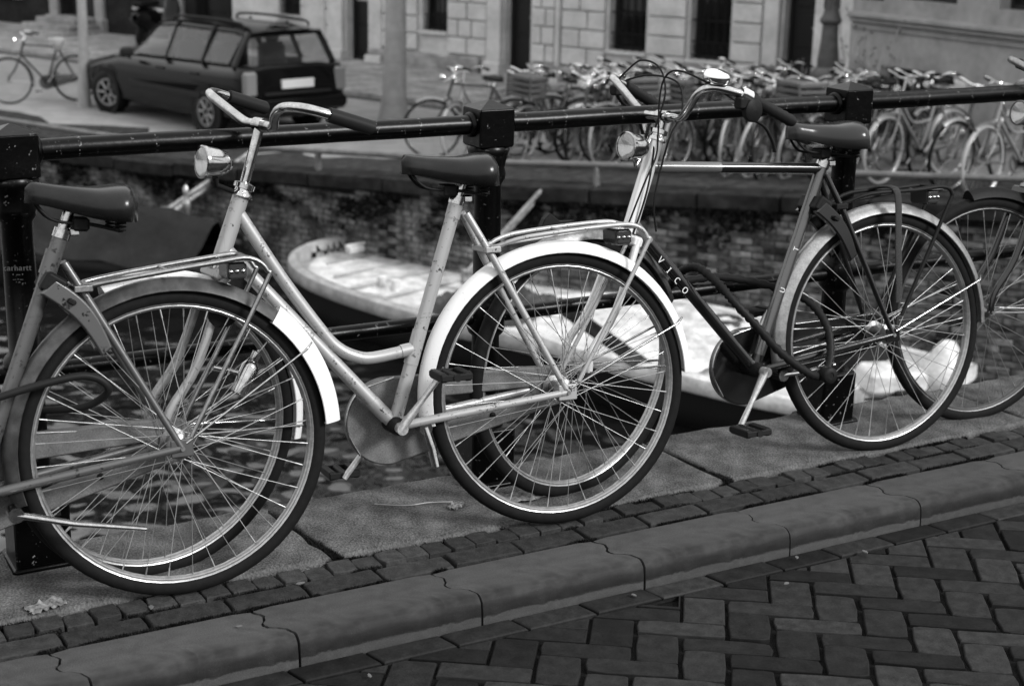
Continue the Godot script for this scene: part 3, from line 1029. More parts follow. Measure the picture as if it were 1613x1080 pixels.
	for i in range(-40, 40):
		for j in range(-80, 20):
			var c := posmod(i + j, 4)
			if c != 0 and c != 2: continue
			var w := Vector2(2, 1) if c == 0 else Vector2(1, 2)
			var ctr := org + e1 * ax * (i + w.x * 0.5) + e2 * ay * (j + w.y * 0.5)
			if ctr.y < -3.0 or ctr.y > 2.2 or ctr.x < -2.5 or ctr.x > 7.5: continue
			var inview := seen(Vector3(ctr.x, top, ctr.y), 0.06)
			if not inview and ctr.y > -0.8: continue
			var y := top - rng.randf() * 0.0065
			var pick := rng.randi() % 6 + (0 if c == 0 else 6)
			var xf := Transform3D(Basis(Vector3.UP, atan2(-e1.y, e1.x) + rng.randf_range(-0.01, 0.01)) * Basis(Vector3(1, 0, 0), rng.randf_range(-0.025, 0.025)), Vector3(ctr.x, y, ctr.y))
			if ctr.y < -2.796 + 0.13:
				var poly := PackedVector2Array()
				for q in [Vector2(0, 0), Vector2(w.x, 0), w, Vector2(0, w.y)]:
					var t := Vector2(clampf(q.x * ax, 0.0036, w.x * ax - 0.0036), clampf(q.y * ay, 0.0036, w.y * ay - 0.0036))
					poly.append(org + e1 * (ax * i + t.x) + e2 * (ay * j + t.y))
				for p in Geometry2D.intersect_polygons(poly, clip):
					var area := 0.0
					for q in p.size(): area += p[q].cross(p[(q + 1) % p.size()])
					if absf(area) < 0.0004: continue
					var mb := MB.new()
					mb.prism(p, -0.12, y, 0.004)
					if inview: part(rd, "brick", mb, M_("clinker%d" % (rng.randi() % 5)))
					else: strays.add(mb, Transform3D.IDENTITY)
			elif inview: part(rd, "brick", bm[pick], M_("clinker%d" % (rng.randi() % 5)), xf)
			else: strays.add(bricks[pick], xf)
	part(rd, "bricks", strays, M_("clinker0")).set_meta("kind", "stuff")

# ---------- the railing ----------
func railing() -> void:
	var X0 := 0.695
	var D := 1.178
	var Z := -3.49
	var named := {0: "black iron railing post at the left edge of the picture, bearing a small white sticker", 1: "black iron railing post behind the saddle of the silver step-through bicycle", 2: "black iron railing post behind the saddle of the black diamond-frame bicycle", -1: "black iron railing post past the left edge of the picture", 3: "black iron railing post past the right edge of the picture", 4: "farthest black iron railing post to the right, out of the picture"}
	for k in range(-1, 5):
		var o := thing("railing_post", "railing post", named[k], Transform3D(Basis.IDENTITY, Vector3(X0 + D * k, 0.0, Z)), "iron posts of the bridge railing")
		var hd := MB.new()
		hd.box(Vector3(0, 0.968, 0), Vector3(0.1, 0.1, 0.1), 0.006)
		var cap := [Vector3(-0.05, 1.016, -0.05), Vector3(0.05, 1.016, -0.05), Vector3(0.05, 1.016, 0.05), Vector3(-0.05, 1.016, 0.05)]
		for i in 4: hd.face([cap[i], cap[(i + 1) % 4], Vector3(0, 1.036, 0)], Vector3.UP)
		for q in [Vector3(0.05, 0.9745, 0), Vector3(-0.05, 0.9745, 0)]:
			hd.lathe([Vector2(0.032, -0.002), Vector2(0.032, 0.007), Vector2(0.027, 0.011), Vector2(0.024, 0.011)], 16, Transform3D(Basis(Vector3(0, 0, 1), -PI / 2 if q.x > 0 else PI / 2), q))
		part(o, "head", hd, M_("black_paint"))
		var sh := MB.new()
		sh.lathe([Vector2(0.05, 0.16), Vector2(0.05, 0.18), Vector2(0.042, 0.2), Vector2(0.038, 0.24), Vector2(0.036, 0.42), Vector2(0.045, 0.428), Vector2(0.05, 0.44), Vector2(0.05, 0.5), Vector2(0.045, 0.512), Vector2(0.036, 0.52), Vector2(0.035, 0.82), Vector2(0.044, 0.835), Vector2(0.046, 0.85), Vector2(0.042, 0.865), Vector2(0.05, 0.895), Vector2(0.055, 0.912), Vector2(0.05, 0.92)], 20, Transform3D.IDENTITY)
		part(o, "shaft", sh, M_("black_paint"))
		var ft := MB.new()
		ft.box(Vector3(0, 0.085, 0), Vector3(0.128, 0.18, 0.128), 0.01)
		ft.box(Vector3(0, 0.012, 0), Vector3(0.15, 0.03, 0.15), 0.008)
		part(o, "foot", ft, M_("black_paint"))
		if k == 0:
			for q in [["carhartt", 0.0115, 0.722], ["•  — •", 0.007, 0.708], ["— • —", 0.006, 0.697]]:
				var tm := TextMesh.new()
				var f := SystemFont.new()
				f.font_names = PackedStringArray(["Droid Sans"])
				f.font_weight = 700
				tm.font = f
				tm.text = q[0]; tm.font_size = 32; tm.pixel_size = q[1] / 24.0; tm.depth = 0.0006
				part(o, "sticker_print", tm, M_("sticker_grey"), Transform3D(Basis(Vector3.UP, -0.35), Vector3(-0.012, q[2], 0.0353)))
	for k in range(-1, 4):
		for r in [[0.9745, 0.0245, "upper", 0.05], [0.4707, 0.0195, "lower", 0.047]]:
			var mb := MB.new()
			var p := []
			for i in 13: p.append(Vector3(lerpf(r[3], D - r[3], i / 12.0), rng.randf_range(-0.0007, 0.0007), rng.randf_range(-0.0007, 0.0007)))
			mb.tube(p, r[1], 18)
			var where: String = {-1: "running out of the picture to the left of the first post", 0: "between the left and middle posts", 1: "between the middle and right posts", 2: "to the right of the right post", 3: "past the right edge of the picture"}[k]
			solid("railing_bar", "railing bar", "%s black iron tube %s" % [r[2], where], mb, M_("black_paint"), Transform3D(Basis.IDENTITY, Vector3(X0 + D * k, r[0], Z)), "tubes of the bridge railing")

# ---------- the bicycles along the railing ----------
func lean_at(p: Vector3, yaw: float, lean: float) -> Transform3D:
	var u := Vector3(cos(yaw), 0, -sin(yaw))
	var n0 := Vector3(sin(yaw), 0, cos(yaw))
	var v := Vector3(0, cos(lean), 0) - n0 * sin(lean)
	return Transform3D(Basis(u, v, u.cross(v)), p)

func kit(over: Dictionary) -> Dictionary:
	var m := {"tyre": M_("tyre"), "rim": M_("rim"), "spoke": M_("spoke"), "hub": M_("hub"), "paint": M_("silver_paint"), "dark": M_("dark"), "chrome": M_("chrome"), "grip": M_("rubber"), "saddle": M_("leather"), "crank": M_("alloy_crank"), "guard": M_("dull_guard"), "case": M_("case_grey"), "carrier": M_("dull_chrome"), "reflector": M_("reflector"), "mirror": M_("mirror"), "band": M_("band_grey"), "seat_tube": M_("black_enamel")}
	m.merge(over, true)
	return m

const DUTCH := [Vector3(0, 0, 0.035), Vector3(-0.006, 0.003, 0.075), Vector3(-0.03, 0.035, 0.13), Vector3(-0.036, 0.055, 0.18), Vector3(-0.01, 0.056, 0.222), Vector3(0.04, 0.042, 0.243), Vector3(0.135, 0.012, 0.252)]

func parked_bicycles() -> void:
	# the silver step-through in the middle
	var c2 := {"gents": false, "bb": Vector3(-0.435, 0.302, 0), "st": Vector3(-0.252, 0.838, 0), "ht": Vector3(-0.776, 0.868, 0), "hl": Vector3(-0.836, 0.715, 0), "fh": Vector3(-1.0, 0.347, 0),
		"upper": [Vector3(-0.783, 0.83, 0), Vector3(-0.69, 0.673, 0), Vector3(-0.6, 0.54, 0), Vector3(-0.565, 0.5, 0), Vector3(-0.525, 0.477, 0), Vector3(-0.48, 0.469, 0), Vector3(-0.375, 0.482, 0)],
		"lugs": [[Vector3(-0.41, 0.478, 0), Vector3(-0.365, 0.484, 0), 0.0165], [Vector3(-0.387, 0.445, 0), Vector3(-0.36, 0.525, 0), 0.0178], [Vector3(-0.268, 0.79, 0), Vector3(-0.25, 0.842, 0), 0.0182], [Vector3(-0.452, 0.322, 0), Vector3(-0.49, 0.366, 0), 0.018]],
		"stay": Vector3(-0.236, 0.8, 0), "clamp": Vector3(-0.722, 1.028, 0), "steer": 0.26, "bar": DUTCH, "saddle": Vector3(-0.277, 0.877, 0), "saddle_tilt": -0.03, "post": 0.05,
		"g0": 3.3, "g1": 0.04, "stay_a": 0.42, "f0": 1.9, "f1": -0.2, "crank": 0.9, "stand": [Vector3(-0.365, 0.29, 0.02), Vector3(-0.352, 0.24, 0.03), Vector3(-0.345, 0.195, 0.036)], "stand_r": [0.017, 0.017, 0.015],
		"carrier": [Vector3(-0.17, 0.716, 0.028), Vector3(-0.09, 0.738, 0.05), Vector3(0.12, 0.752, 0.055), Vector3(0.195, 0.748, 0.055), Vector3(0.226, 0.718, 0.055), Vector3(0.215, 0.68, 0.055), Vector3(0.03, 0.372, 0.058)],
		"lamp": Vector3(-0.845, 0.95, 0.005), "dark_bracket": true}
	var b2 := bike("silver step-through bicycle with a white rear mudguard, in the middle", c2, kit({"guard": M_("white_paint"), "fguard": M_("white_paint"), "carrier": M_("silver_paint"), "case": M_("case_grey")}), lean_at(Vector3(1.928, 0, -3.165), -0.12, 0.13), "bicycles leaning on the railing")
	var dyn := MB.new()
	dyn.lathe([Vector2(0.0, -0.05), Vector2(0.012, -0.05), Vector2(0.02, -0.045), Vector2(0.021, 0.02), Vector2(0.014, 0.032), Vector2(0.009, 0.034), Vector2(0.011, 0.038), Vector2(0.011, 0.056), Vector2(0.0, 0.058)], 14, Transform3D(Basis(Vector3(0, 0, 1), -0.5), Vector3(-0.8, 0.47, 0.07)))
	dyn.tube([Vector3(-0.8, 0.47, 0.07), Vector3(-0.87, 0.49, 0.05)], 0.006, 6)
	part(b2, "bottle_dynamo", dyn, M_("chrome"))
	var rr := MB.new()
	rr.lathe([Vector2(0, -0.012), Vector2(0.03, -0.01), Vector2(0.036, 0.0), Vector2(0.034, 0.008), Vector2(0.028, 0.01), Vector2(0.0, 0.012)], 20, Transform3D(Basis(Vector3(1, 0, 0), PI / 2), Vector3(-0.845, 0.615, 0.06)))
	part(b2, "round_reflector", rr, M_("dark"))
	# the grey one at the left edge
	var c1 := c2.duplicate()
	c1.merge({"bb": Vector3(-0.432, 0.292, 0), "st": Vector3(-0.209, 0.836, 0), "stay": Vector3(-0.212, 0.768, 0), "saddle": Vector3(-0.17, 0.868, 0.0), "saddle_len": 0.228, "saddle_tilt": -0.1, "saddle_w": 0.1, "steer": 0.1, "crank": 2.6, "g0": 3.4, "g1": 0.03, "stay_a": 0.55,
		"carrier": [Vector3(-0.17, 0.718, 0.04), Vector3(-0.1, 0.728, 0.05), Vector3(0.1, 0.748, 0.055), Vector3(0.178, 0.752, 0.055), Vector3(0.216, 0.722, 0.055), Vector3(0.203, 0.68, 0.055), Vector3(0.022, 0.37, 0.058)],
		"stand_r": [0.014, 0.011, 0.0085], "stand": [Vector3(-0.364, 0.258, 0.085), Vector3(-0.25, 0.225, 0.1), Vector3(-0.1, 0.192, 0.105)], "lugs": [[Vector3(-0.248, 0.745, 0), Vector3(-0.228, 0.795, 0), 0.019]]}, true)
	c1.erase("lamp")
	var b1 := bike("grey bicycle with a ring lock and a white mudguard tail, cut by the left edge", c1, kit({"paint": M_("grey_paint"), "tail": M_("white_paint"), "fguard": M_("dull_guard"), "case": M_("case_light"), "saddle": M_("leather")}), lean_at(Vector3(0.953, 0, -3.185), -0.07, 0.13), "bicycles leaning on the railing")
	ring_lock(b1, Vector3(-0.205, 0.7, 0), M_("grey_paint"), M_("dark"))
	var cab := MB.new()
	cab.tube(smooth([Vector3(-0.5, 0.47, 0.07), Vector3(-0.37, 0.506, 0.062), Vector3(-0.23, 0.53, 0.06), Vector3(-0.175, 0.524, 0.058), Vector3(-0.148, 0.497, 0.055), Vector3(-0.165, 0.47, 0.03), Vector3(-0.205, 0.452, 0.0), Vector3(-0.28, 0.446, -0.05)], 6), 0.0085, 10)
	solid("cable_lock", "bicycle lock", "thick black cable lock looped round the rear wheel of the leftmost bicycle", cab, M_("rubber"), b1.transform)
	# the black gents' bicycle
	var c3 := {"gents": true, "bb": Vector3(-0.43, 0.285, 0), "st": Vector3(-0.197, 0.843, 0), "ht": Vector3(-0.726, 0.925, 0), "hl": Vector3(-0.815, 0.688, 0), "fh": Vector3(-0.985, 0.347, 0), "stay": Vector3(-0.2, 0.81, 0), "clamp": Vector3(-0.703, 0.988, 0), "steer": 0.26,
		"bar": [Vector3(0, 0, 0.03), Vector3(-0.003, 0.002, 0.07), Vector3(-0.012, 0.03, 0.105), Vector3(-0.022, 0.072, 0.15), Vector3(-0.01, 0.088, 0.19), Vector3(0.03, 0.078, 0.222), Vector3(0.075, 0.062, 0.235), Vector3(0.215, 0.0, 0.25)], "ribbed": true,
		"saddle": Vector3(-0.203, 0.888, 0), "saddle_tilt": -0.03, "saddle_len": 0.228, "saddle_w": 0.1, "g0": 3.3, "g1": 0.0, "stay_a": 0.37, "f0": 2.3, "f1": 0.42, "crank": 0.97 + PI, "lamp": Vector3(-0.815, 0.917, 0.012),
		"carrier": [Vector3(-0.155, 0.725, 0.03), Vector3(-0.07, 0.75, 0.045), Vector3(0.08, 0.752, 0.05), Vector3(0.178, 0.756, 0.05), Vector3(0.21, 0.735, 0.05), Vector3(0.19, 0.69, 0.05), Vector3(0.03, 0.4, 0.056)],
		"stand": [Vector3(-0.36, 0.265, 0.03), Vector3(-0.29, 0.27, 0.05), Vector3(-0.2, 0.283, 0.055)]}
	var b3 := bike("black diamond-frame bicycle with VICO lettering and a dull steel rear mudguard", c3, kit({"paint": M_("black_enamel"), "guard": M_("steel_guard"), "fguard": M_("dull_chrome"), "fork": M_("fork_enamel"), "carrier": M_("dark"), "case": M_("black_enamel"), "saddle": M_("leather_grey"), "seat_tube": M_("seat_enamel")}), lean_at(Vector3(3.04, 0, -3.225), -0.08, 0.13), "bicycles leaning on the railing")
	ring_lock(b3, Vector3(-0.19, 0.7, 0), M_("black_enamel"), M_("dark"))
	letters(b3, "VICO", Vector3(-0.728, 0.612, 0.0172), Vector3(-0.655, 0.525, 0.0172), 0.0175)
	letters(b3, "UT", Vector3(-0.345, 0.5, 0.0175), Vector3(-0.3, 0.61, 0.0175), 0.016, PI)
	var fin := MB.new()
	fin.prism(PackedVector2Array([Vector2(-0.045, 0.0), Vector2(0.06, 0.0), Vector2(0.02, 0.012), Vector2(0.0, 0.04), Vector2(-0.02, 0.03)]), -0.012, 0.012, 0.003)
	var fin2 := MB.new()
	fin2.add(fin, Transform3D(Basis(Vector3(1, 0, 0), Vector3(0, 0, 1), Vector3(0, 1, 0)), Vector3.ZERO))
	fin2.fix()
	part(b3, "mudguard_fin", fin2, M_("dark"), Transform3D(Basis(Vector3(0, 0, 1), 0.25), Vector3(-1.02, 0.715, -0.03)))
	controls(b3, c3)
	# strap hanging from its carrier
	var stp := MB.new()
	stp.tube(smooth([Vector3(0.005, 0.756, -0.05), Vector3(0.008, 0.764, 0.0), Vector3(0.01, 0.76, 0.05), Vector3(0.014, 0.72, 0.06), Vector3(0.013, 0.6, 0.062), Vector3(0.016, 0.5, 0.062), Vector3(0.017, 0.44, 0.06)], 6), 0.013, 10, true, 0.35)
	solid("woven_strap", "luggage strap", "woven strap hanging from the carrier of the black bicycle down to its hub", stp, M_("strap"), b3.transform)
	var ch := MB.new()
	var path := smooth([Vector3(-0.59, 0.52, -0.17), Vector3(-0.6, 0.56, -0.1), Vector3(-0.588, 0.577, -0.03), Vector3(-0.573, 0.54, 0.05), Vector3(-0.552, 0.497, 0.09), Vector3(-0.502, 0.434, 0.115), Vector3(-0.426, 0.349, 0.125), Vector3(-0.333, 0.281, 0.125), Vector3(-0.275, 0.27, 0.11), Vector3(-0.235, 0.315, 0.085), Vector3(-0.221, 0.39, 0.05), Vector3(-0.245, 0.455, 0.0), Vector3(-0.31, 0.495, -0.06), Vector3(-0.45, 0.53, -0.13), Vector3(-0.59, 0.52, -0.17)], 8)
	var rr2 := []
	var dense := []
	for i in path.size() - 1:
		for j in 4:
			dense.append((path[i] as Vector3).lerp(path[i + 1], j / 4.0))
	for i in dense.size(): rr2.append(0.0088 + 0.0042 * absf(sin(i * 0.46)))
	ch.tube(dense, rr2, 9)
	var chain := thing("chain_lock", "bicycle lock", "black sleeved chain lock tying the black bicycle to the lower railing tube", b3.transform)
	part(chain, "chain", ch, M_("rubber"))
	var lk := MB.new()
	lk.lathe([Vector2(0, -0.018), Vector2(0.02, -0.018), Vector2(0.023, -0.014), Vector2(0.023, 0.014), Vector2(0.02, 0.018), Vector2(0.009, 0.0185), Vector2(0.008, 0.0165), Vector2(0, 0.0165)], 18, Transform3D(Basis(Vector3(1, 0, 0), PI / 2), Vector3(-0.277, 0.272, 0.13)))
	part(chain, "lock_body", lk, M_("dark"))
	# the one at the right edge, seen by its front wheel
	var c4 := c2.duplicate()
	c4.merge({"steer": -0.02, "f0": 1.75, "f1": 0.75, "saddle": Vector3(-0.26, 0.89, 0), "lamp": Vector3(-0.88, 0.935, 0.02)}, true)
	bike("dark bicycle cut by the right edge, its front wheel behind the black bicycle's rear wheel", c4, kit({"paint": M_("black_enamel"), "guard": M_("dark"), "fguard": M_("dark"), "carrier": M_("dark"), "chrome": M_("dull_chrome"), "rim": M_("dimmed_rim"), "spoke": M_("dimmed_spoke"), "crank": M_("dull_chrome"), "case": M_("dark"), "lamp_shell": M_("case_grey")}), lean_at(Vector3(4.49, 0, -3.24), -0.07, 0.07), "bicycles leaning on the railing")

func letters(b: Node3D, s: String, a: Vector3, e: Vector3, h: float, extra := 0.0) -> void:
	var f := SystemFont.new()
	f.font_names = PackedStringArray(["Droid Sans"])
	f.font_weight = 500
	var n := s.length()
	for i in n:
		var tm := TextMesh.new()
		tm.font = f; tm.text = s[i]; tm.font_size = 48; tm.pixel_size = h / 34.0; tm.depth = 0.0005
		var d := (e - a).normalized()
		var p := a.lerp(e, float(i) / maxf(n - 1, 1))
		part(b, "lettering", tm, M_("print_white"), Transform3D(Basis(Vector3(0, 0, 1), atan2(d.y, d.x) + extra * 0.0), p))

func ring_lock(b: Node3D, at: Vector3, shell: Material, dark: Material) -> void:
	var o := place("ring_lock", b)
	var mb := MB.new()
	for sg: float in [-1.0, 1.0]:
		var l := PackedVector2Array()
		var r := PackedVector2Array()
		for k in 13:
			var t := k / 12.0
			var c := Vector2(lerpf(-0.05, 0.062, t) + 0.012 * sin(PI * t), lerpf(0.025, -0.125, t) + 0.012 * sin(PI * t))
			var w := 0.022 * (1.0 - 0.35 * t * t)
			var nn := Vector2(0.8, 0.6)
			l.append(c + nn * w)
			r.append(c - nn * w)
		r.reverse()
		l.append_array(r)
		var pm := MB.new()
		pm.prism(l, 0.0, 0.016, 0.005)
		mb.add(pm, Transform3D(Basis(Vector3(1, 0, 0), Vector3(0, 0, sg), Vector3(0, 1, 0)), at + Vector3(0, 0, sg * 0.036)))
	mb.fix()
	part(o, "arm", mb, shell)
	var bd := MB.new()
	bd.box(at + Vector3(-0.036, 0.026, 0), Vector3(0.05, 0.045, 0.1), 0.008, Basis(Vector3(0, 0, 1), -0.6))
	part(o, "lock_case", bd, dark)
	var bt := MB.new()
	bt.box(at + Vector3(-0.005, -0.01, 0.058), Vector3(0.018, 0.012, 0.012), 0.003, Basis(Vector3(0, 0, 1), -0.6))
	part(o, "bolt_knob", bt, dark)

func controls(b: Node3D, c: Dictionary) -> void:   # bell, brake lever, gear shifter and cables of the black bicycle
	var hb: Node3D = b.get_node("handlebar")
	var bell := MB.new()
	var bx := Transform3D(Basis(Vector3(1, 0, 0), 0.2) * Basis(Vector3(0, 0, 1), -0.12), Vector3(-0.005, 0.088, 0.185))
	bell.lathe([Vector2(0.012, 0.0), Vector2(0.012, 0.012), Vector2(0.031, 0.014), Vector2(0.035, 0.02), Vector2(0.035, 0.034), Vector2(0.029, 0.042), Vector2(0.014, 0.047), Vector2(0.0, 0.048)], 24, bx)
	part(hb, "bell", bell, M_("chrome_clean"))
	var e0: Vector3 = c.bar[c.bar.size() - 2]
	var e1: Vector3 = c.bar[c.bar.size() - 1]
	for s: float in [1.0, -1.0]:
		var q := Vector3(1, 1, s)
		var lv := MB.new()
		var root := (e0 + Vector3(-0.03, -0.005, 0.0)) * q
		lv.tube(smooth([root + Vector3(0.0, -0.018, 0), root + Vector3(0.03, -0.045, 0.006 * s), root + Vector3(0.075, -0.068, 0.012 * s), root + Vector3(0.105, -0.105, 0.014 * s), root + Vector3(0.118, -0.135, 0.014 * s)], 5), [0.005, 0.0055, 0.006, 0.006, 0.0065, 0.0065, 0.0065, 0.0065, 0.0065, 0.006, 0.006, 0.006, 0.006, 0.006, 0.006, 0.006, 0.006, 0.006, 0.006, 0.0065, 0.007], 8, true, 0.6)
		lv.box(root + Vector3(0, -0.006, 0), Vector3(0.032, 0.03, 0.03), 0.006)
		part(hb, "brake_lever", lv, M_("rubber"))
	var sh := MB.new()
	var dd := (e1 - e0).normalized()
	sh.tube([e0 - dd * 0.035, e0 - dd * 0.03, e0 - dd * 0.005, e0], [0.014, 0.021, 0.021, 0.016], 14)
	part(hb, "gear_shifter", sh, M_("chrome_clean"))
	var ds := MB.new()
	ds.lathe([Vector2(0, -0.01), Vector2(0.028, -0.01), Vector2(0.03, -0.004), Vector2(0.03, 0.006), Vector2(0.024, 0.01), Vector2(0, 0.012)], 18, Transform3D(Basis(Vector3(1, 0, 0), PI / 2), e0 + Vector3(0.0, -0.03, 0.012)))
	part(hb, "shifter_drum", ds, M_("dark"))
	var kx := [[Vector3(0.0, 0.075, -0.19), Vector3(0.015, 0.11, -0.16), Vector3(0.01, 0.14, -0.1), Vector3(0.0, 0.125, -0.02), Vector3(-0.005, 0.06, 0.01), Vector3(-0.03, -0.04, 0.0), Vector3(-0.05, -0.1, 0.02), Vector3(-0.085, -0.21, 0.03), Vector3(-0.14, -0.38, 0.01)],
		[Vector3(0.05, 0.08, -0.2), Vector3(0.045, 0.1, -0.1), Vector3(0.05, 0.085, 0.0), Vector3(0.04, 0.02, 0.03), Vector3(0.03, -0.02, 0.02), Vector3(-0.005, -0.07, 0.025), Vector3(-0.05, -0.21, 0.03), Vector3(-0.03, -0.3, 0.02)],
		[e0 + Vector3(-0.04, -0.01, 0), Vector3(-0.02, 0.105, 0.16), Vector3(-0.035, 0.125, 0.08), Vector3(-0.03, 0.1, 0.03), Vector3(-0.03, 0.04, 0.015), Vector3(-0.035, -0.04, 0.02), Vector3(-0.05, -0.1, 0.03), Vector3(-0.1, -0.17, 0.04), Vector3(-0.155, -0.32, 0.02)]]
	for p in kx:
		var mb := MB.new()
		mb.tube(smooth(p, 7), 0.0027, 6)
		part(hb, "cable", mb, M_("rubber"))

# ---------- canal, quay, ground ----------
const EDGE := [Vector3(-9, 0, -48), Vector3(2.4, 0, -24.2), Vector3(4.55, 0, -19.63), Vector3(5.9, 0, -16.9), Vector3(6.85, 0, -15.0), Vector3(7.4, 0, -13.75), Vector3(8.77, 0, -12.05), Vector3(10.2, 0, -10.05), Vector3(12.3, 0, -7.2), Vector3(15.2, 0, -3.2)]

func canal() -> void:
	var w := MB.new()
	w.face([Vector3(-70, -2.65, -90), Vector3(20, -2.65, -90), Vector3(20, -2.65, -3.2), Vector3(-70, -2.65, -3.2)], Vector3.UP)
	structure("canal_water", w, M_("water"))
	# ground of the quay behind the edge, its coping and its brick wall
	var g := MB.new()
	var rows := []
	for i in EDGE.size() - 1:
		for k in 6:
			var p: Vector3 = (EDGE[i] as Vector3).lerp(EDGE[i + 1], k / 6.0)
			var r := []
			for j in 13:
				var d := pow(j / 12.0, 2.0) * 75.0
				var q := p + Vector3(0.9, 0, -0.43) * d
				r.append(Vector3(q.x, G(q.z), q.z))
			rows.append(r)
	g.strip(rows)
	for i in g.n.size():
		if g.n[i].y < 0.0: g.n[i] = -g.n[i]
	g.fix()
	structure("quay_ground", g, M_("quay_paving"))
	var street := MB.new()
	street.box(Vector3(20, -0.5, 2), Vector3(16, 0.2, 9), 0.01)
	structure("street", street, M_("asphalt"))
	# coping stones, one by one
	var cop := place("quay_coping", self)
	cop.set_meta("kind", "structure")
	var wall := place("quay_wall", self)
	wall.set_meta("kind", "structure")
	var bmesh := []
	for k in 4:
		var mb := MB.new()
		mb.box(Vector3.ZERO, Vector3(0.205 + 0.004 * k, 0.056 + 0.002 * (k % 2), 0.06), 0.005)
		bmesh.append(mb.mesh())
	var brick_box := MB.new()
	brick_box.box(Vector3.ZERO, Vector3(0.208, 0.057, 0.06), 0.004)
	var rest := MB.new()
	var mortar := MB.new()
	var hang := MB.new()
	var cells := []
	for i in range(1, EDGE.size() - 1):
		var a: Vector3 = EDGE[i]
		var b: Vector3 = EDGE[i + 1]
		var d := (b - a).normalized()
		var nrm := Vector3(-d.z, 0, d.x)          # towards the water
		if nrm.dot(Vector3(-1, 0, 0.5)) < 0.0: nrm = -nrm
		var L := a.distance_to(b)
		var n := maxi(1, int(round(L / 0.9)))
		for k in n:
			var p := a.lerp(b, (k + 0.5) / n)
			var y := G(p.z)
			var slope := atan2(G(b.z) - G(a.z), L)
			var mb := MB.new()
			mb.box(Vector3(0, -0.05 + rng.randf_range(-0.008, 0.008), rng.randf_range(-0.012, 0.012)), Vector3(L / n - 0.012, 0.16, 0.42), 0.02, Basis(Vector3(0, 0, 1), slope))
			part(cop, "coping_stone", mb, M_("coping"), Transform3D(Basis(d, Vector3.UP, d.cross(Vector3.UP)), p - nrm * 0.1 + Vector3(0, y, 0)))
		var ya := G(a.z) - 0.14
		var yb := G(b.z) - 0.14
		mortar.face([a + Vector3(0, ya, 0), b + Vector3(0, yb, 0), b + Vector3(0, -3.4, 0), a + Vector3(0, -3.4, 0)], nrm)
		var rowsn := 24
		for r in rowsn:
			var yy := -2.72 + 0.066 * r
			var off := 0.11 if r % 2 else 0.0
			for k in int(L / 0.222):
				var s := (k + 0.5) * 0.222 + off
				if s > L - 0.08: continue
				var p := a.lerp(b, s / L) + nrm * (-0.02 + rng.randf_range(-0.003, 0.003)) + Vector3(0, yy, 0)
				if yy > lerpf(ya, yb, s / L) - 0.03: continue
				var xf := Transform3D(Basis(d, Vector3.UP, d.cross(Vector3.UP)) * Basis(Vector3(0, 0, 1), rng.randf_range(-0.02, 0.02)), p)
				cells.append([p.distance_to(Vector3(0, 1.5, 0)) if seen(p, 0.0) else 999.0, xf])
	cells.sort_custom(func(p, q): return p[0] < q[0])
	for i in cells.size():
		if i < 290 and cells[i][0] < 900.0: part(wall, "brick", bmesh[rng.randi() % 4], M_("quay_brick%d" % (rng.randi() % 4)), cells[i][1])
		else: rest.add(brick_box, cells[i][1])
	part(wall, "bricks", rest, M_("quay_brick0")).set_meta("kind", "stuff")
	part(wall, "mortar_bed", mortar, M_("mortar")).set_meta("kind", "stuff")
	# moss and weeds along the coping and in the wall
	var tuft := MB.new()
	for k in 9:
		var a := TAU * k / 9.0
		var q := Vector3(cos(a), 0, sin(a))
		tuft.face([q * 0.008, Vector3(-q.z, 0, q.x) * 0.01, q * 0.026 + Vector3(0, 0.02 + 0.008 * (k % 3), 0)], Vector3.UP)
	var mm := MultiMesh.new()
	mm.transform_format = MultiMesh.TRANSFORM_3D
	mm.mesh = tuft.mesh()
	var xs := []
	var noise := FastNoiseLite.new()
	noise.seed = 9
	noise.frequency = 0.55
	for t in 9000:
		var i := 1 + rng.randi() % (EDGE.size() - 2)
		var p: Vector3 = (EDGE[i] as Vector3).lerp(EDGE[i + 1], rng.randf())
		var d: Vector3 = (EDGE[i + 1] - EDGE[i]).normalized()
		var nrm := Vector3(-d.z, 0, d.x)
		if nrm.dot(Vector3(-1, 0, 0.5)) < 0.0: nrm = -nrm
		var down := absf(rng.randfn(0.0, 0.2))
		var y := G(p.z) - 0.12 - down
		if noise.get_noise_3d(p.x * 1.5, y * 3.0, p.z * 1.5) < 0.02 + down * 0.7: continue
		if y < -2.6: continue
		xs.append(Transform3D(Basis(Vector3.UP, rng.randf() * TAU) * Basis(Vector3(1, 0, 0), rng.randf_range(-1.2, 1.2)) * rng.randf_range(0.7, 1.5), p + nrm * rng.randf_range(0.01, 0.12) + Vector3(0, y, 0)))
	mm.instance_count = xs.size()
	for i in xs.size(): mm.set_instance_transform(i, xs[i])
	var mo := MultiMeshInstance3D.new()
	mo.name = numbered("moss")
	mo.multimesh = mm
	mo.material_override = M_("moss")
	mo.set_meta("kind", "stuff"); mo.set_meta("label", "dark moss and weeds hanging over the top of the quay wall"); mo.set_meta("category", "moss")
	add_child(mo)
	# a strip of dirt and litter between the low rail and the parked bicycles
	var vg := MB.new()
	var vr := []
	for i in range(1, EDGE.size()):
		for k in 8:
			if i == EDGE.size() - 1 and k > 0: break
			var p: Vector3 = EDGE[i] if k == 0 else (EDGE[i] as Vector3).lerp(EDGE[i + 1], k / 8.0)
			var r := []
			for j in 4:
				var q := p + Vector3(0.9, 0, -0.43) * (0.1 + j * (0.5 + 0.08 * sin(p.z * 2.7) + 0.05 * sin(p.z * 7.1)) + (0.8 * j / 3.0 if p.z > -15.5 else 0.0))
				r.append(Vector3(q.x, G(q.z) + 0.006, q.z))
			vr.append(r)
	vg.strip(vr)
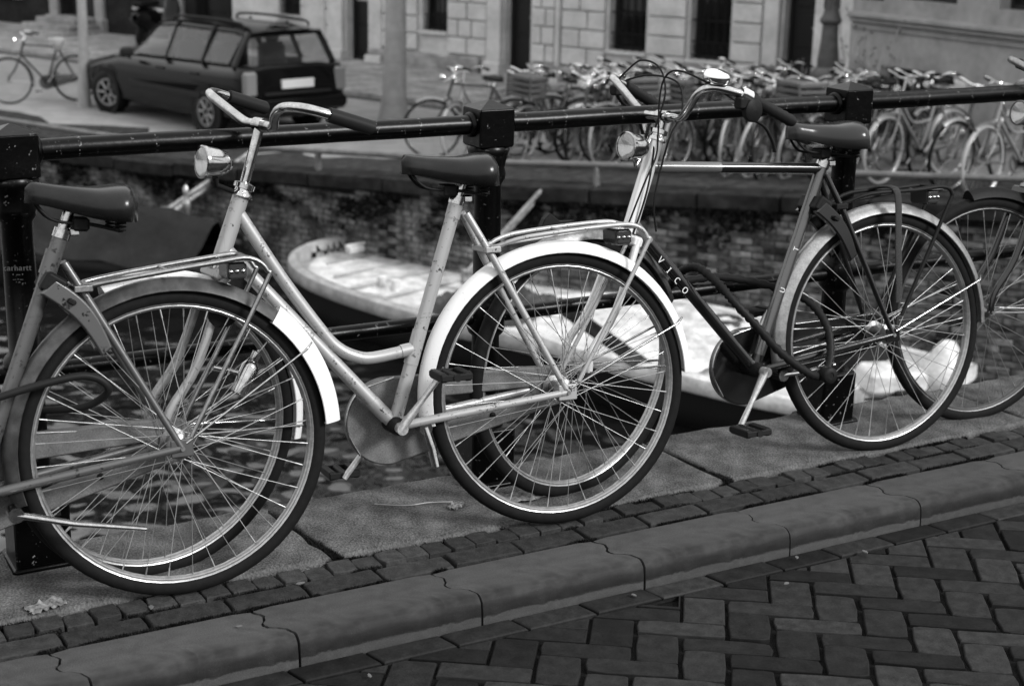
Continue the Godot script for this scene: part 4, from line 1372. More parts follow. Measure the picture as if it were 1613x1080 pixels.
	for i in vg.n.size():
		if vg.n[i].y < 0.0: vg.n[i] = -vg.n[i]
	vg.fix()
	structure("quay_verge", vg, M_("verge"))
	# low railing along the quay
	var names := ["far end of the low quay rail, beside the dark car", "low grey quay rail running past the parked car", "low grey quay rail behind the left and middle posts", "low grey quay rail behind the saddle of the silver bicycle", "low grey quay rail where the quay bends, behind the middle post", "low grey quay rail in front of the crowd of bicycles", "low grey quay rail below the two light bicycles at the right", "right-hand end of the low quay rail, cut by the edge"]
	for i in range(1, EDGE.size() - 1):
		var a: Vector3 = EDGE[i]
		var b: Vector3 = EDGE[i + 1]
		var inl := Vector3(0.8, 0, -0.6) * 0.12
		var o := thing("quay_rail", "railing", names[i - 1], Transform3D(Basis.IDENTITY, Vector3.ZERO), "low rails along the far quay")
		var mb := MB.new()
		var pts := []
		for k in 9:
			var p := a.lerp(b, k / 8.0) + inl
			pts.append(p + Vector3(0, G(p.z) + 0.235, 0))
		mb.tube(pts, 0.032, 10)
		part(o, "tube", mb, M_("far_rail"))
		for k in maxi(1, int(a.distance_to(b) / 1.5)):
			var p := a.lerp(b, (k + 0.5) / maxi(1, int(a.distance_to(b) / 1.5))) + inl
			var st := MB.new()
			st.box(Vector3(0, 0.1, 0), Vector3(0.06, 0.24, 0.06), 0.008)
			part(o, "stub_post", st, M_("far_rail"), Transform3D(Basis.IDENTITY, p + Vector3(0, G(p.z), 0)))
	# pavement in front of the houses, a step above the quay
	var pv := MB.new()
	var dd := Vector3(0.393, 0, 0.919)
	var out := Vector3(-0.919, 0, 0.393)
	var f0 := Vector3(12.02, -1.64, -27.8)
	for k in range(-24, 9):
		var c := f0 + dd * (k * 1.5 + 0.75) + out * 1.8
		if c.z > -19.5: continue
		pv.box(c + Vector3(0, 0.0, 0), Vector3(1.494, 0.16, 3.6), 0.015, Basis(dd, Vector3.UP, out))
	structure("pavement", pv, M_("pavement"))
	var gu := MB.new()  # strip whose dark colour paints the shade along the pavement edge
	gu.box(f0 + dd * -14.0 + out * 3.72 + Vector3(0, -0.1, 0), Vector3(46, 0.22, 0.22), 0.01, Basis(dd, Vector3.UP, out))
	structure("shaded_gutter", gu, M_("shaded_gutter"))

# ---------- houses ----------
func wall_boxes(x0: float, x1: float, y0: float, y1: float, holes: Array, depth: float) -> MB:   # a wall in the x-y plane with rectangular openings (x0, x1, y0, y1)
	var mb := MB.new()
	var cuts := [x0, x1]
	for h in holes: cuts.append(h[0]); cuts.append(h[1])
	cuts.sort()
	for i in cuts.size() - 1:
		var a: float = cuts[i]
		var b: float = cuts[i + 1]
		if b - a < 0.002: continue
		var m := (a + b) * 0.5
		var spans := []
		for h in holes:
			if h[0] < m and h[1] > m: spans.append([h[2], h[3]])
		spans.sort_custom(func(p, q): return p[0] < q[0])
		var y := y0
		for s in spans + [[y1, y1]]:
			if s[0] - y > 0.002: mb.box(Vector3(m, (y + s[0]) * 0.5, -depth * 0.5), Vector3(b - a, s[0] - y, depth), 0.0005)
			y = s[1]
	return mb

func window_in(o: Node3D, h: Array, bars: int, sill: bool, door := false) -> void:
	var w: float = h[1] - h[0]
	var t: float = h[3] - h[2]
	var c := Vector3((h[0] + h[1]) * 0.5, (h[2] + h[3]) * 0.5, -0.2)
	var f := MB.new()
	for s: float in [-1.0, 1.0]:
		f.box(c + Vector3(s * (w * 0.5 - 0.03), 0, 0), Vector3(0.056, t - 0.004, 0.07), 0.006)
		f.box(c + Vector3(0, s * (t * 0.5 - 0.03), 0), Vector3(w - 0.118, 0.056, 0.07), 0.006)
	var win := part(o, "door" if door else "window", f, M_("window_frame"))
	if door:
		var lf := MB.new()
		lf.box(c + Vector3(0, 0, -0.02), Vector3(w - 0.12, t - 0.12, 0.04), 0.004)
		for k in 3: lf.box(c + Vector3(0, -t * 0.5 + 0.35 + k * 0.62, 0.004), Vector3(w - 0.26, 0.5, 0.02), 0.008)
		part(win, "leaf", lf, M_("door_black"))
		var kn := MB.new()
		kn.lathe([Vector2(0.012, 0), Vector2(0.012, 0.03), Vector2(0.025, 0.04), Vector2(0.02, 0.06), Vector2(0, 0.065)], 10, Transform3D(Basis(Vector3(1, 0, 0), PI / 2), c + Vector3(w * 0.5 - 0.12, -0.1, 0.0)))
		part(win, "knob", kn, M_("dull_chrome"))
	else:
		var p := MB.new()
		p.box(c + Vector3(0, 0, -0.02), Vector3(w - 0.11, t - 0.11, 0.008), 0.001)
		part(win, "pane", p, M_("pane"))
		if bars:
			for k in bars:
				var b := MB.new()
				var x: float = h[0] + w * (k + 1.0) / (bars + 1.0)
				b.tube([Vector3(x, h[2], -0.07), Vector3(x, h[3], -0.07)], 0.012, 6)
				b.lathe([Vector2(0.0, -0.03), Vector2(0.028, 0.0), Vector2(0.0, 0.03)], 8, Transform3D(Basis.IDENTITY, Vector3(x, h[2] + 0.34, -0.07)))
				part(win, "bar", b, M_("iron"))
			var gl := MB.new()
			for yy in [0.06, 0.28, 0.62]: gl.box(Vector3(c.x, h[2] + yy, -0.07), Vector3(w, 0.025, 0.012), 0.002)
			for k in bars + 1:
				var x: float = h[0] + w * (k + 0.5) / (bars + 1.0)
				var cur := []
				for q in 15: cur.append(Vector3(x + 0.035 * cos(TAU * q / 14.0), h[2] + 0.17 + 0.06 * sin(TAU * q / 14.0), -0.07))
				gl.tube(cur, 0.008, 5, false)
			part(win, "grille_scrolls", gl, M_("iron")).set_meta("kind", "stuff")
	if sill:
		var sl := MB.new()
		sl.box(Vector3(c.x, h[2] - 0.03, 0.02), Vector3(w + 0.08, 0.06, 0.14), 0.01)
		part(win, "sill", sl, M_("rustic"))

func rooms(o: Node3D, x0: float, x1: float, y0: float, y1: float, floors: Array) -> void:   # closed rooms of real depth behind the fronts
	var mb := MB.new()
	var D := 3.6
	mb.box(Vector3((x0 + x1) * 0.5, (y0 + y1) * 0.5, -D), Vector3(x1 - x0, y1 - y0, 0.2), 0.01)
	for x in [x0 + 0.05, lerpf(x0, x1, 0.34), lerpf(x0, x1, 0.67), x1 - 0.05]: mb.box(Vector3(x, (y0 + y1) * 0.5, -D * 0.5 - 0.25), Vector3(0.1, y1 - y0, D - 0.6), 0.01)
	for y in [y0 + 0.05, y1 - 0.05] + floors: mb.box(Vector3((x0 + x1) * 0.5, y, -D * 0.5 - 0.25), Vector3(x1 - x0 - 0.02, 0.12, D - 0.62), 0.01)
	part(o, "rooms", mb, M_("room"))

func houses() -> void:
	var dd := Vector3(0.393, 0, 0.919).normalized()
	var out := Vector3(-dd.z, 0, dd.x)
	var o := thing("canal_house", "building", "pale rusticated canal house with barred ground floor windows and black doors", Transform3D(Basis(dd, Vector3.UP, out), Vector3(12.02, -1.64, -27.8)))
	var holes := [[-2.06, -1.46, 0.8, 2.3], [-0.22, 0.36, 0.06, 2.3], [1.68, 2.28, 0.74, 2.3], [3.6, 4.17, 0.1, 2.3], [5.81, 6.55, 0.69, 2.35], [7.39, 8.14, 0.66, 2.4], [9.07, 9.62, 0.25, 2.5]]
	var up := []
	for f in 2:
		for k in 7: up.append([-2.2 + 1.83 * k, -1.2 + 1.83 * k, 3.3 + 3.0 * f, 5.3 + 2.8 * f])
	part(o, "wall", wall_boxes(-3.4, 10.4, -0.2, 10.5, holes + up, 0.42), M_("stucco"))
	rooms(o, -3.35, 10.35, -0.15, 10.4, [2.9, 5.9])
	for i in holes.size(): window_in(o, holes[i], 0 if i in [1, 3, 6] else 4, not i in [1, 3, 6], i in [1, 3, 6])
	for h in up: window_in(o, h, 0, true)
	var cor := MB.new()
	cor.box(Vector3(3.5, 10.55, 0.1), Vector3(14.1, 0.3, 0.6), 0.04)
	cor.box(Vector3(3.5, 2.85, 0.06), Vector3(13.9, 0.22, 0.2), 0.03)
	part(o, "cornice", cor, M_("rustic"))
	# plinth stones and rusticated blocks, each with its chamfer
	var zones := [[-1.42, -0.3, 1], [0.42, 1.6, 1], [2.31, 3.23, 3], [4.22, 4.72, 2], [4.86, 5.76, 2], [6.6, 7.34, 1], [8.18, 8.72, 1], [9.66, 10.3, 1]]
	for z in zones:
		var w: float = z[1] - z[0]
		for r in 8:
			var y := 0.375 + 0.308 * r
			var n: int = z[2]
			var edges := [0.0, 1.0]
			if n == 2: edges = [0.0, 0.42, 1.0] if r % 2 else [0.0, 0.6, 1.0]
			if n == 3: edges = [0.0, 0.28, 0.62, 1.0] if r % 2 else [0.0, 0.5, 1.0]
			for k in edges.size() - 1:
				var a: float = z[0] + w * edges[k]
				var b: float = z[0] + w * edges[k + 1]
				var mb := MB.new()
				mb.box(Vector3((a + b) * 0.5, y + 0.15, 0.025), Vector3(b - a - 0.014, 0.294, 0.08), 0.022)
				part(o, "rusticated_block", mb, M_("rustic"))
	for q in [[-1.3, -0.72, 0.5], [-0.66, -0.26, 0.3], [0.4, 0.75, 0.26], [3.24, 3.57, 0.35], [4.74, 4.85, 0.3], [8.75, 9.03, 0.4]]:
		var mb := MB.new()
		mb.box(Vector3((q[0] + q[1]) * 0.5, 1.2, 0.04), Vector3(q[1] - q[0], 2.6, 0.12), 0.03)
		mb.box(Vector3((q[0] + q[1]) * 0.5, q[2] * 0.5 - 0.05, 0.07), Vector3(q[1] - q[0] + 0.06, q[2], 0.2), 0.02)
		part(o, "pilaster", mb, M_("stucco"))
	for q in [[-3.3, -1.3], [0.42, 3.1], [4.2, 5.7], [5.7, 7.2], [7.2, 8.9]]:
		var pl := MB.new()
		pl.box(Vector3((q[0] + q[1]) * 0.5, 0.14, 0.05), Vector3(q[1] - q[0] - 0.01, 0.4, 0.16), 0.02)
		part(o, "plinth", pl, M_("plinth"))
	for k in 3:
		var st := MB.new()
		st.box(Vector3(-0.1, 0.7 + k * 0.32, 0.0) + Vector3(0.17, 0.5, -0.16), Vector3(0.34, 0.07, 0.02), 0.004)
		part(o, "door_plate", st, M_("alloy"))
	# the brick house to the left with its stoop, walls coloured dark for vignette
	var l := thing("brick_house", "building", "brick house coloured dark for vignette, with a stone stoop behind the car, upper left", Transform3D(Basis(dd, Vector3.UP, out), Vector3(12.02, -1.64, -27.8)))
	var lh := [[-4.5, -3.55, 0.0, 2.4], [-6.4, -5.4, 0.7, 2.4], [-9.0, -7.9, 0.35, 2.6], [-11.6, -10.4, 0.7, 2.5], [-14.4, -13.2, 0.7, 2.5]]
	var lu := []
	for f in 2:
		for k in 5: lu.append([-14.5 + 2.3 * k, -13.4 + 2.3 * k, 3.4 + 3.1 * f, 5.4 + 3.0 * f])
	part(l, "wall", wall_boxes(-16.0, -3.43, -0.2, 11.0, lh + lu, 0.4), M_("darkened_brick"))
	rooms(l, -15.9, -3.48, -0.15, 10.9, [2.9, 6.1])
	for i in lh.size(): window_in(l, lh[i], 0, not i in [0, 2], i in [0, 2])
	for h in lu: window_in(l, h, 0, true)
	for k in 3:
		var s := MB.new()
		s.box(Vector3(-8.3, -0.05 + 0.12 + 0.12 * k, 0.75 - 0.22 * k), Vector3(2.0 - 0.3 * k, 0.13, 1.0 - 0.1 * k), 0.02)
		part(l, "stoop_step", s, M_("pavement"))
	for q in [-9.2, -7.6, -5.0]:
		var s := MB.new()
		s.box(Vector3(q, 1.2, 0.03), Vector3(0.3, 2.6, 0.1), 0.02)
		s.box(Vector3(q, 0.12, 0.06), Vector3(0.42, 0.5, 0.2), 0.02)
		part(l, "door_post", s, M_("grey_house"))
	# the house at the right, with a moulded plinth and a cellar window
	var r := thing("plastered_house", "building", "grey plastered house with a moulded ledge and a dark cellar window, at the right", Transform3D(Basis(Vector3(0, 0, 1), Vector3.UP, Vector3(-1, 0, 0)), Vector3(13.86, 0, -16.0)))
	var rh := [[0.7, 1.98, -1.02, -0.47], [0.22, 0.66, 0.31, 2.2], [0.78, 1.92, 0.36, 2.3], [2.6, 3.7, 0.36, 2.3], [4.6, 5.8, 0.36, 2.3]]
	var ru := []
	for f in 2:
		for k in 3: ru.append([0.7 + 1.9 * k, 1.8 + 1.9 * k, 3.6 + 3.0 * f, 5.6 + 2.9 * f])
	part(r, "wall", wall_boxes(0.08, 7.2, -1.7, 10.5, rh + ru, 0.5), M_("grey_house"))
	rooms(r, 0.13, 7.1, -1.65, 10.4, [0.15, 3.2, 6.3])
	for h in rh + ru: window_in(r, h, 0, false)
	var md := MB.new()
	md.box(Vector3(3.64, 0.13, 0.04), Vector3(7.1, 0.07, 0.16), 0.02)
	md.box(Vector3(3.64, 0.065, 0.02), Vector3(7.1, 0.05, 0.1), 0.012)
	md.box(Vector3(3.64, -0.03, 0.01), Vector3(7.1, 0.025, 0.05), 0.006)
	part(r, "ledge", md, M_("grey_house"))
	var pr := MB.new()
	pr.box(Vector3(2.15, -0.82, 0.05), Vector3(0.3, 0.62, 0.14), 0.02)
	part(r, "cellar_pier", pr, M_("stucco"))
	# side wall of the right house, where the row of fronts steps
	var gap := thing("house_corner", "building", "pale stone corner of the pale house, beside the lamp post", Transform3D(Basis.IDENTITY, Vector3(15.4, -1.64, -17.6)))
	var cw := MB.new()
	cw.box(Vector3(0.75, 5.0, 0.25), Vector3(1.5, 10.4, 2.4), 0.03)
	part(gap, "wall", cw, M_("stucco"))

# ---------- things on the quay ----------
func bark_tree(called: String, label: String, p: Vector3, rad: float, seed_: int) -> void:
	rng.seed = seed_
	var o := thing(called, "tree", label, Transform3D(Basis.IDENTITY, p), "bare trees along the quay")
	var mb := MB.new()
	var pts := []
	var rr := []
	for k in 24:
		var y := k * 0.28 - 0.1
		pts.append(Vector3(0.05 * sin(y * 0.8), y, 0.04 * cos(y * 0.7) - 0.04))
		rr.append(rad * (1.0 + 0.5 * exp(-maxf(y, 0.0) * 4.0)) * (1.0 - 0.05 * y) * rng.randf_range(0.98, 1.02))
	mb.tube(pts, rr, 18)
	part(o, "trunk", mb, M_("bark"))
	var lm := MB.new()
	for k in 9:
		var a := rng.randf() * TAU
		var h := rng.randf_range(3.6, 6.1)
		var d := Vector3(cos(a), 0, sin(a))
		var q := []
		for j in 7:
			var t := j / 6.0
			q.append(Vector3(0, h, 0) + d * (t * 2.6) + Vector3(rng.randf_range(-0.12, 0.12), t * 2.4 + rng.randf_range(-0.1, 0.1), rng.randf_range(-0.12, 0.12)))
		lm.tube(q, [0.085, 0.07, 0.058, 0.047, 0.036, 0.026, 0.014], 8)
		for j in 10:
			var s: Vector3 = q[2 + rng.randi() % 4]
			var e := s + Vector3(rng.randfn(), rng.randf_range(0.2, 1.2), rng.randfn()) * 0.6
			lm.tube([s, s.lerp(e, 0.5) + Vector3(0, 0.05, 0), e], [0.018, 0.012, 0.005], 5)
	part(o, "limbs", lm, M_("bark"))

func far_bike(base: Node3D, label: String, p: Vector3, yaw: float, lean: float, group: String, s := 1.0, tint: Material = null) -> Node3D:
	var r: Node3D = base.duplicate()
	r.name = numbered("bicycle")
	add_child(r)
	r.transform = lean_at(p, yaw, lean)
	r.set_meta("label", label)
	if group: r.set_meta("group", group)
	return r

func quay_things() -> void:
	bark_tree("tree", "stout smooth tree trunk between the car and the crowd of bicycles", Vector3(9.4, -1.64, -20.4), 0.16, 5)
	bark_tree("tree", "slender dim tree trunk in front of the stoop, left of the car", Vector3(5.78, -1.64, -23.5), 0.075, 6)
	rng.seed = 21
	var far := {"lite": true, "gents": false, "bb": Vector3(-0.435, 0.3, 0), "st": Vector3(-0.24, 0.84, 0), "ht": Vector3(-0.776, 0.868, 0), "hl": Vector3(-0.836, 0.715, 0), "fh": Vector3(-1.0, 0.347, 0), "upper": [Vector3(-0.783, 0.83, 0), Vector3(-0.6, 0.6, 0), Vector3(-0.33, 0.6, 0)],
		"stay": Vector3(-0.236, 0.8, 0), "clamp": Vector3(-0.725, 1.03, 0), "steer": 0.15, "bar": DUTCH, "saddle": Vector3(-0.255, 0.89, 0), "crank": 0.9, "lamp": Vector3(-0.86, 0.94, 0), "g0": 3.1, "g1": 0.2,
		"carrier": [Vector3(-0.17, 0.716, 0.04), Vector3(-0.09, 0.738, 0.05), Vector3(0.12, 0.75, 0.055), Vector3(0.195, 0.746, 0.055), Vector3(0.226, 0.718, 0.055), Vector3(0.215, 0.68, 0.055), Vector3(0.03, 0.372, 0.058)]}
	var far_g := far.duplicate()
	far_g.gents = true
	far_g.steer = -0.1
	far_g.upper = []
	far_g.ht = Vector3(-0.73, 0.93, 0)
	far_g.hl = Vector3(-0.81, 0.7, 0)
	far_g.clamp = Vector3(-0.7, 1.0, 0)
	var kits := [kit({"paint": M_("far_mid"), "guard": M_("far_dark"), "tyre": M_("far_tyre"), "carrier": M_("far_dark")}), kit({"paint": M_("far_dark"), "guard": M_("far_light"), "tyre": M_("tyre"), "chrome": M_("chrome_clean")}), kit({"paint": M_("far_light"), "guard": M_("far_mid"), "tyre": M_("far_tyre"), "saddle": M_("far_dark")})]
	var crowd := "crowd of bicycles parked along the far quay"
	var protos := []
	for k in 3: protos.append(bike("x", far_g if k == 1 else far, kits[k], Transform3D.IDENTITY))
	# place: rear-wheel foot, turn, lean, kind, label
	var list := [
		[Vector3(9.25, 0, -16.75), 0.45, 0.12, 2, "light bicycle standing at the left end of the crowd, half behind the middle post"],
		[Vector3(9.75, 0, -15.9), 0.3, -0.06, 0, "grey bicycle in the crowd, just right of the middle post"],
		[Vector3(10.0, 0, -15.35), 0.55, 0.1, 1, "dark bicycle in the crowd, second to the right of the middle post"],
		[Vector3(10.25, 0, -14.95), 0.35, 0.05, 2, "light bicycle in the crowd with its wheels below the upper railing tube"],
		[Vector3(10.5, 0, -14.55), 0.62, -0.08, 0, "grey bicycle in the crowd, left of the black bicycle's handlebar"],
		[Vector3(10.65, 0, -14.1), 0.25, 0.09, 1, "dark bicycle in the crowd, behind the headlamp of the black bicycle"],
		[Vector3(10.75, 0, -13.55), 0.5, 0.04, 2, "light bicycle in the crowd, behind the stem of the black bicycle"],
		[Vector3(10.95, 0, -13.15), 0.3, -0.07, 0, "grey bicycle in the crowd, below the bell of the black bicycle"],
		[Vector3(11.2, 0, -12.75), 0.58, 0.1, 1, "dark bicycle in the crowd, below the grip of the black bicycle"],
		[Vector3(11.35, 0, -12.3), 0.36, 0.06, 0, "grey bicycle at the right end of the crowd, left of the right post"],
		[Vector3(11.3, 0, -16.6), -0.5, 0.1, 1, "dark bicycle in the back row, in front of the second black door"],
		[Vector3(11.75, 0, -15.9), -0.3, 0.0, 0, "grey bicycle in the back row of the crowd, under the first barred window"],
		[Vector3(12.1, 0, -15.1), -0.6, 0.12, 1, "dark bicycle in the back row of the crowd, under the second barred window"],
		[Vector3(12.35, 0, -14.2), -0.2, 0.05, 2, "light bicycle in the back row of the crowd, beside the lamp post"],
		[Vector3(12.6, 0, -13.3), 0.7, -0.05, 1, "dark bicycle leaning in the back row, right of the lamp post"],
		[Vector3(9.55, 0, -16.3), 0.7, 0.04, 1, "dark bicycle in the crowd, turned away just behind the middle post"],
		[Vector3(10.15, 0, -15.1), 0.15, -0.1, 1, "dark bicycle in the crowd, tight against its light neighbour"],
		[Vector3(10.45, 0, -14.3), 0.4, 0.12, 2, "light bicycle in the crowd, just left of the black bicycle's headlamp"],
		[Vector3(10.85, 0, -13.35), 0.65, 0.0, 1, "dark bicycle in the crowd, above the top tube of the black bicycle"],
		[Vector3(11.15, 0, -12.95), 0.4, -0.05, 2, "light bicycle in the crowd, above the middle of the top tube"],
		[Vector3(11.5, 0, -16.1), -0.1, -0.08, 2, "light bicycle in the back row, just right of the second black door"],
		[Vector3(11.95, 0, -14.9), 0.3, 0.06, 0, "grey bicycle in the back row, below the second barred window"],
		[Vector3(9.05, 0, -16.2), -0.25, 0.1, 1, "dark bicycle at the left end of the crowd, standing close to the quay rail"],
		[Vector3(9.7, 0, -15.5), 0.8, -0.1, 1, "dark bicycle in the crowd, hidden between two light front wheels"],
		[Vector3(10.3, 0, -14.6), 0.05, 0.07, 1, "dark bicycle in the crowd, nearly broadside below the upper railing tube"],
		[Vector3(11.0, 0, -15.6), 0.2, 0.1, 0, "grey bicycle in the middle of the crowd, with its saddle below the first barred window"],
		[Vector3(11.3, 0, -14.6), 0.55, -0.06, 1, "dark bicycle in the middle of the crowd, behind the bell of the black bicycle"],
		[Vector3(11.55, 0, -13.7), 0.1, 0.1, 1, "dark bicycle in the crowd, in front of the lamp post's foot"],
		[Vector3(11.75, 0, -12.95), 0.45, 0.02, 0, "grey bicycle in the crowd, just left of the right railing post"],
		[Vector3(11.65, 0, -11.75), 0.12, 0.02, 2, "light step-through bicycle standing free in front of the cellar window"],
		[Vector3(11.75, 0, -11.1), 0.25, -0.05, 1, "dark bicycle at the right, its front wheel between two light wheels"],
		[Vector3(11.55, 0, -10.3), 0.1, 0.06, 2, "light bicycle at the right edge, in front of the plastered house"],
		[Vector3(5.85, 0, -24.2), 0.05, 0.08, 1, "dim bicycle with a pale saddle cover before the brick house, upper left"]]
	for k in 11:
		var t := k / 10.0
		list.append([Vector3(lerpf(9.9, 12.3, t) + rng.randf_range(-0.2, 0.2), 0, lerpf(-16.9, -12.6, t) + rng.randf_range(-0.15, 0.15)), rng.randf_range(-0.3, 0.9), rng.randf_range(-0.1, 0.12), [1, 0, 1, 1, 0][k % 5], "%s bicycle deep in the crowd, mostly hidden by the nearer row" % ("grey" if k % 5 in [1, 4] else "dark")])
	for q in list:
		var p: Vector3 = q[0]
		p.y = G(p.z)
		var b := far_bike(protos[q[3]], q[4], p, q[1], q[2], crowd if list.find(q) < 29 or list.find(q) > 32 else "")
		var at := list.find(q)
		if at in [1, 4, 8, 11, 13, 17, 19]:
			var bk := MB.new()
			var wide := 0.19 if at % 2 else 0.16
			for k in 4: bk.box(Vector3(0, 0.045 + 0.065 * k, 0), Vector3(0.27, 0.04, wide * 2.0), 0.004)
			for sx: float in [-1.0, 1.0]:
				for sz: float in [-1.0, 1.0]: bk.box(Vector3(sx * 0.125, 0.14, sz * (wide - 0.015)), Vector3(0.02, 0.27, 0.02), 0.003)
			part(b, "crate", bk, M_(["far_dark", "far_mid", "far_light"][at % 3]), Transform3D(Basis.IDENTITY, Vector3(-0.98, 0.76, 0)))
		elif at in [2, 6, 9, 14, 16, 20]:
			for sz: float in [-1.0, 1.0]:
				var bg := MB.new()
				bg.box(Vector3(0.06, 0.56, sz * 0.12), Vector3(0.34, 0.3, 0.13), 0.04)
				part(b, "pannier", bg, M_(["far_dark", "far_light", "dark"][at % 3]))
		if at == 32:
			(b.get_node("saddle") as MeshInstance3D).material_override = M_("leather_pale")
			b.get_node("saddle").set_meta("label", "saddle under a pale plastic cover")
			var bag := MB.new()
			bag.lathe([Vector2(0.0, -0.14), Vector2(0.04, -0.12), Vector2(0.09, -0.04), Vector2(0.12, 0.03), Vector2(0.11, 0.06), Vector2(0.0, 0.075)], 12, Transform3D.IDENTITY)
			part(b.get_node("saddle"), "saddle_cover", bag, M_("leather_pale"), Transform3D(Basis.IDENTITY, Vector3(0.02, 0.0, 0)))
	for q in protos: q.free()
	# cast-iron lamp post
	var lp := thing("lamp_post", "lamp post", "fluted cast-iron lamp post behind the crowd of bicycles, left of the right railing post", Transform3D(Basis.IDENTITY, Vector3(12.05, G(-14.2), -14.2)))
	var bs := MB.new()
	bs.lathe([Vector2(0.24, 0), Vector2(0.24, 0.12), Vector2(0.2, 0.16), Vector2(0.17, 0.2), Vector2(0.17, 0.82), Vector2(0.2, 0.86), Vector2(0.21, 0.92), Vector2(0.18, 0.97), Vector2(0.13, 1.02)], 20, Transform3D.IDENTITY)
	part(lp, "base", bs, M_("lamp_iron"))
	var sh := MB.new()
	sh.lathe([Vector2(0.12, 1.02), Vector2(0.125, 1.1), Vector2(0.1, 1.3), Vector2(0.09, 1.5), Vector2(0.12, 1.52), Vector2(0.125, 1.56), Vector2(0.1, 1.6), Vector2(0.085, 1.66), Vector2(0.07, 3.6), Vector2(0.09, 3.65), Vector2(0.05, 3.7)], 20, Transform3D.IDENTITY)
	for k in 10:
		var a := TAU * k / 10.0
		sh.tube([Vector3(cos(a) * 0.083, 1.68, sin(a) * 0.083), Vector3(cos(a) * 0.07, 3.55, sin(a) * 0.07)], 0.012, 5)
	part(lp, "shaft", sh, M_("lamp_iron"))
	var hd := MB.new()
	hd.lathe([Vector2(0.05, 3.7), Vector2(0.16, 3.8), Vector2(0.24, 4.2), Vector2(0.27, 4.22), Vector2(0.12, 4.42), Vector2(0.0, 4.55)], 6, Transform3D.IDENTITY)
	part(lp, "lantern", hd, M_("iron"))
	# twiggy climber against the pale wall
	shrub("climbing_shrub", "thin twiggy climber on the pale corner, right of the lamp post", Vector3(12.9, G(-14.6), -14.6), 1.95, 0.32, 80)
	shrub("potted_shrub", "low twiggy shrub at the foot of the lamp post", Vector3(12.5, G(-15.2), -15.2), 1.2, 0.45, 60)
	shrub("potted_shrub", "leafy shrub in front of the wall between the barred windows and the last door", Vector3(12.5, G(-16.6), -16.4), 1.15, 0.35, 60)
	# scooter behind the car
	var so := thing("motor_scooter", "scooter", "dark motor scooter parked in front of the doorway, behind the roof of the car", Transform3D(Basis(Vector3.UP, 0.75), Vector3(9.35, -1.56, -31.5)))
	var bo := MB.new()
	var rows := []
	for q in [[-0.95, 0.62, 0.06, 0.05], [-0.9, 0.6, 0.14, 0.14], [-0.6, 0.58, 0.19, 0.24], [-0.25, 0.5, 0.19, 0.26], [-0.02, 0.32, 0.17, 0.1], [0.3, 0.28, 0.17, 0.06], [0.42, 0.45, 0.2, 0.2], [0.5, 0.7, 0.2, 0.26], [0.56, 0.9, 0.1, 0.1]]:
		var r := []
		for k in 12: r.append(Vector3(q[0], q[1] + sin(TAU * k / 12.0) * q[3], cos(TAU * k / 12.0) * q[2]))
		rows.append(r)
	bo.strip(rows, true)
	bo.flip_check()
	part(so, "body", bo, M_("car_paint"))
	var seat := MB.new()
	seat.box(Vector3(-0.5, 0.86, 0), Vector3(0.72, 0.12, 0.26), 0.05)
	part(so, "seat", seat, M_("rubber"))
	for xx in [-0.68, 0.66]:
		var tw := MB.new()
		var pr := []
		for k in 10: pr.append(Vector2(cos(TAU * k / 10.0), sin(TAU * k / 10.0)) * 0.05)
		tw.ring(0.18, 0, TAU, 24, pr)
		tw.flip_check()
		tw.lathe([Vector2(0.0, -0.04), Vector2(0.14, -0.03), Vector2(0.14, 0.03), Vector2(0.0, 0.04)], 16, Transform3D(Basis(Vector3(1, 0, 0), PI / 2), Vector3.ZERO))
		part(so, "wheel", tw, M_("rubber"), Transform3D(Basis.IDENTITY, Vector3(xx, 0.23, 0)))
	var fk := MB.new()
	fk.tube([Vector3(0.66, 0.23, 0.08), Vector3(0.5, 0.9, 0.04), Vector3(0.46, 1.02, 0)], 0.028, 8)
	fk.tube(smooth([Vector3(0.34, 1.06, -0.34), Vector3(0.44, 1.05, -0.15), Vector3(0.46, 1.02, 0), Vector3(0.44, 1.05, 0.15), Vector3(0.34, 1.06, 0.34)]), 0.02, 8)
	fk.box(Vector3(0.52, 0.98, 0), Vector3(0.14, 0.16, 0.22), 0.05)
	part(so, "handlebar", fk, M_("rubber"))
	for s: float in [-1.0, 1.0]:
		var mi := MB.new()
		mi.tube([Vector3(0.42, 1.06, s * 0.24), Vector3(0.46, 1.24, s * 0.3)], 0.01, 6)
		mi.box(Vector3(0.46, 1.28, s * 0.31), Vector3(0.03, 0.09, 0.13), 0.012)
		part(so, "mirror", mi, M_("rubber"))

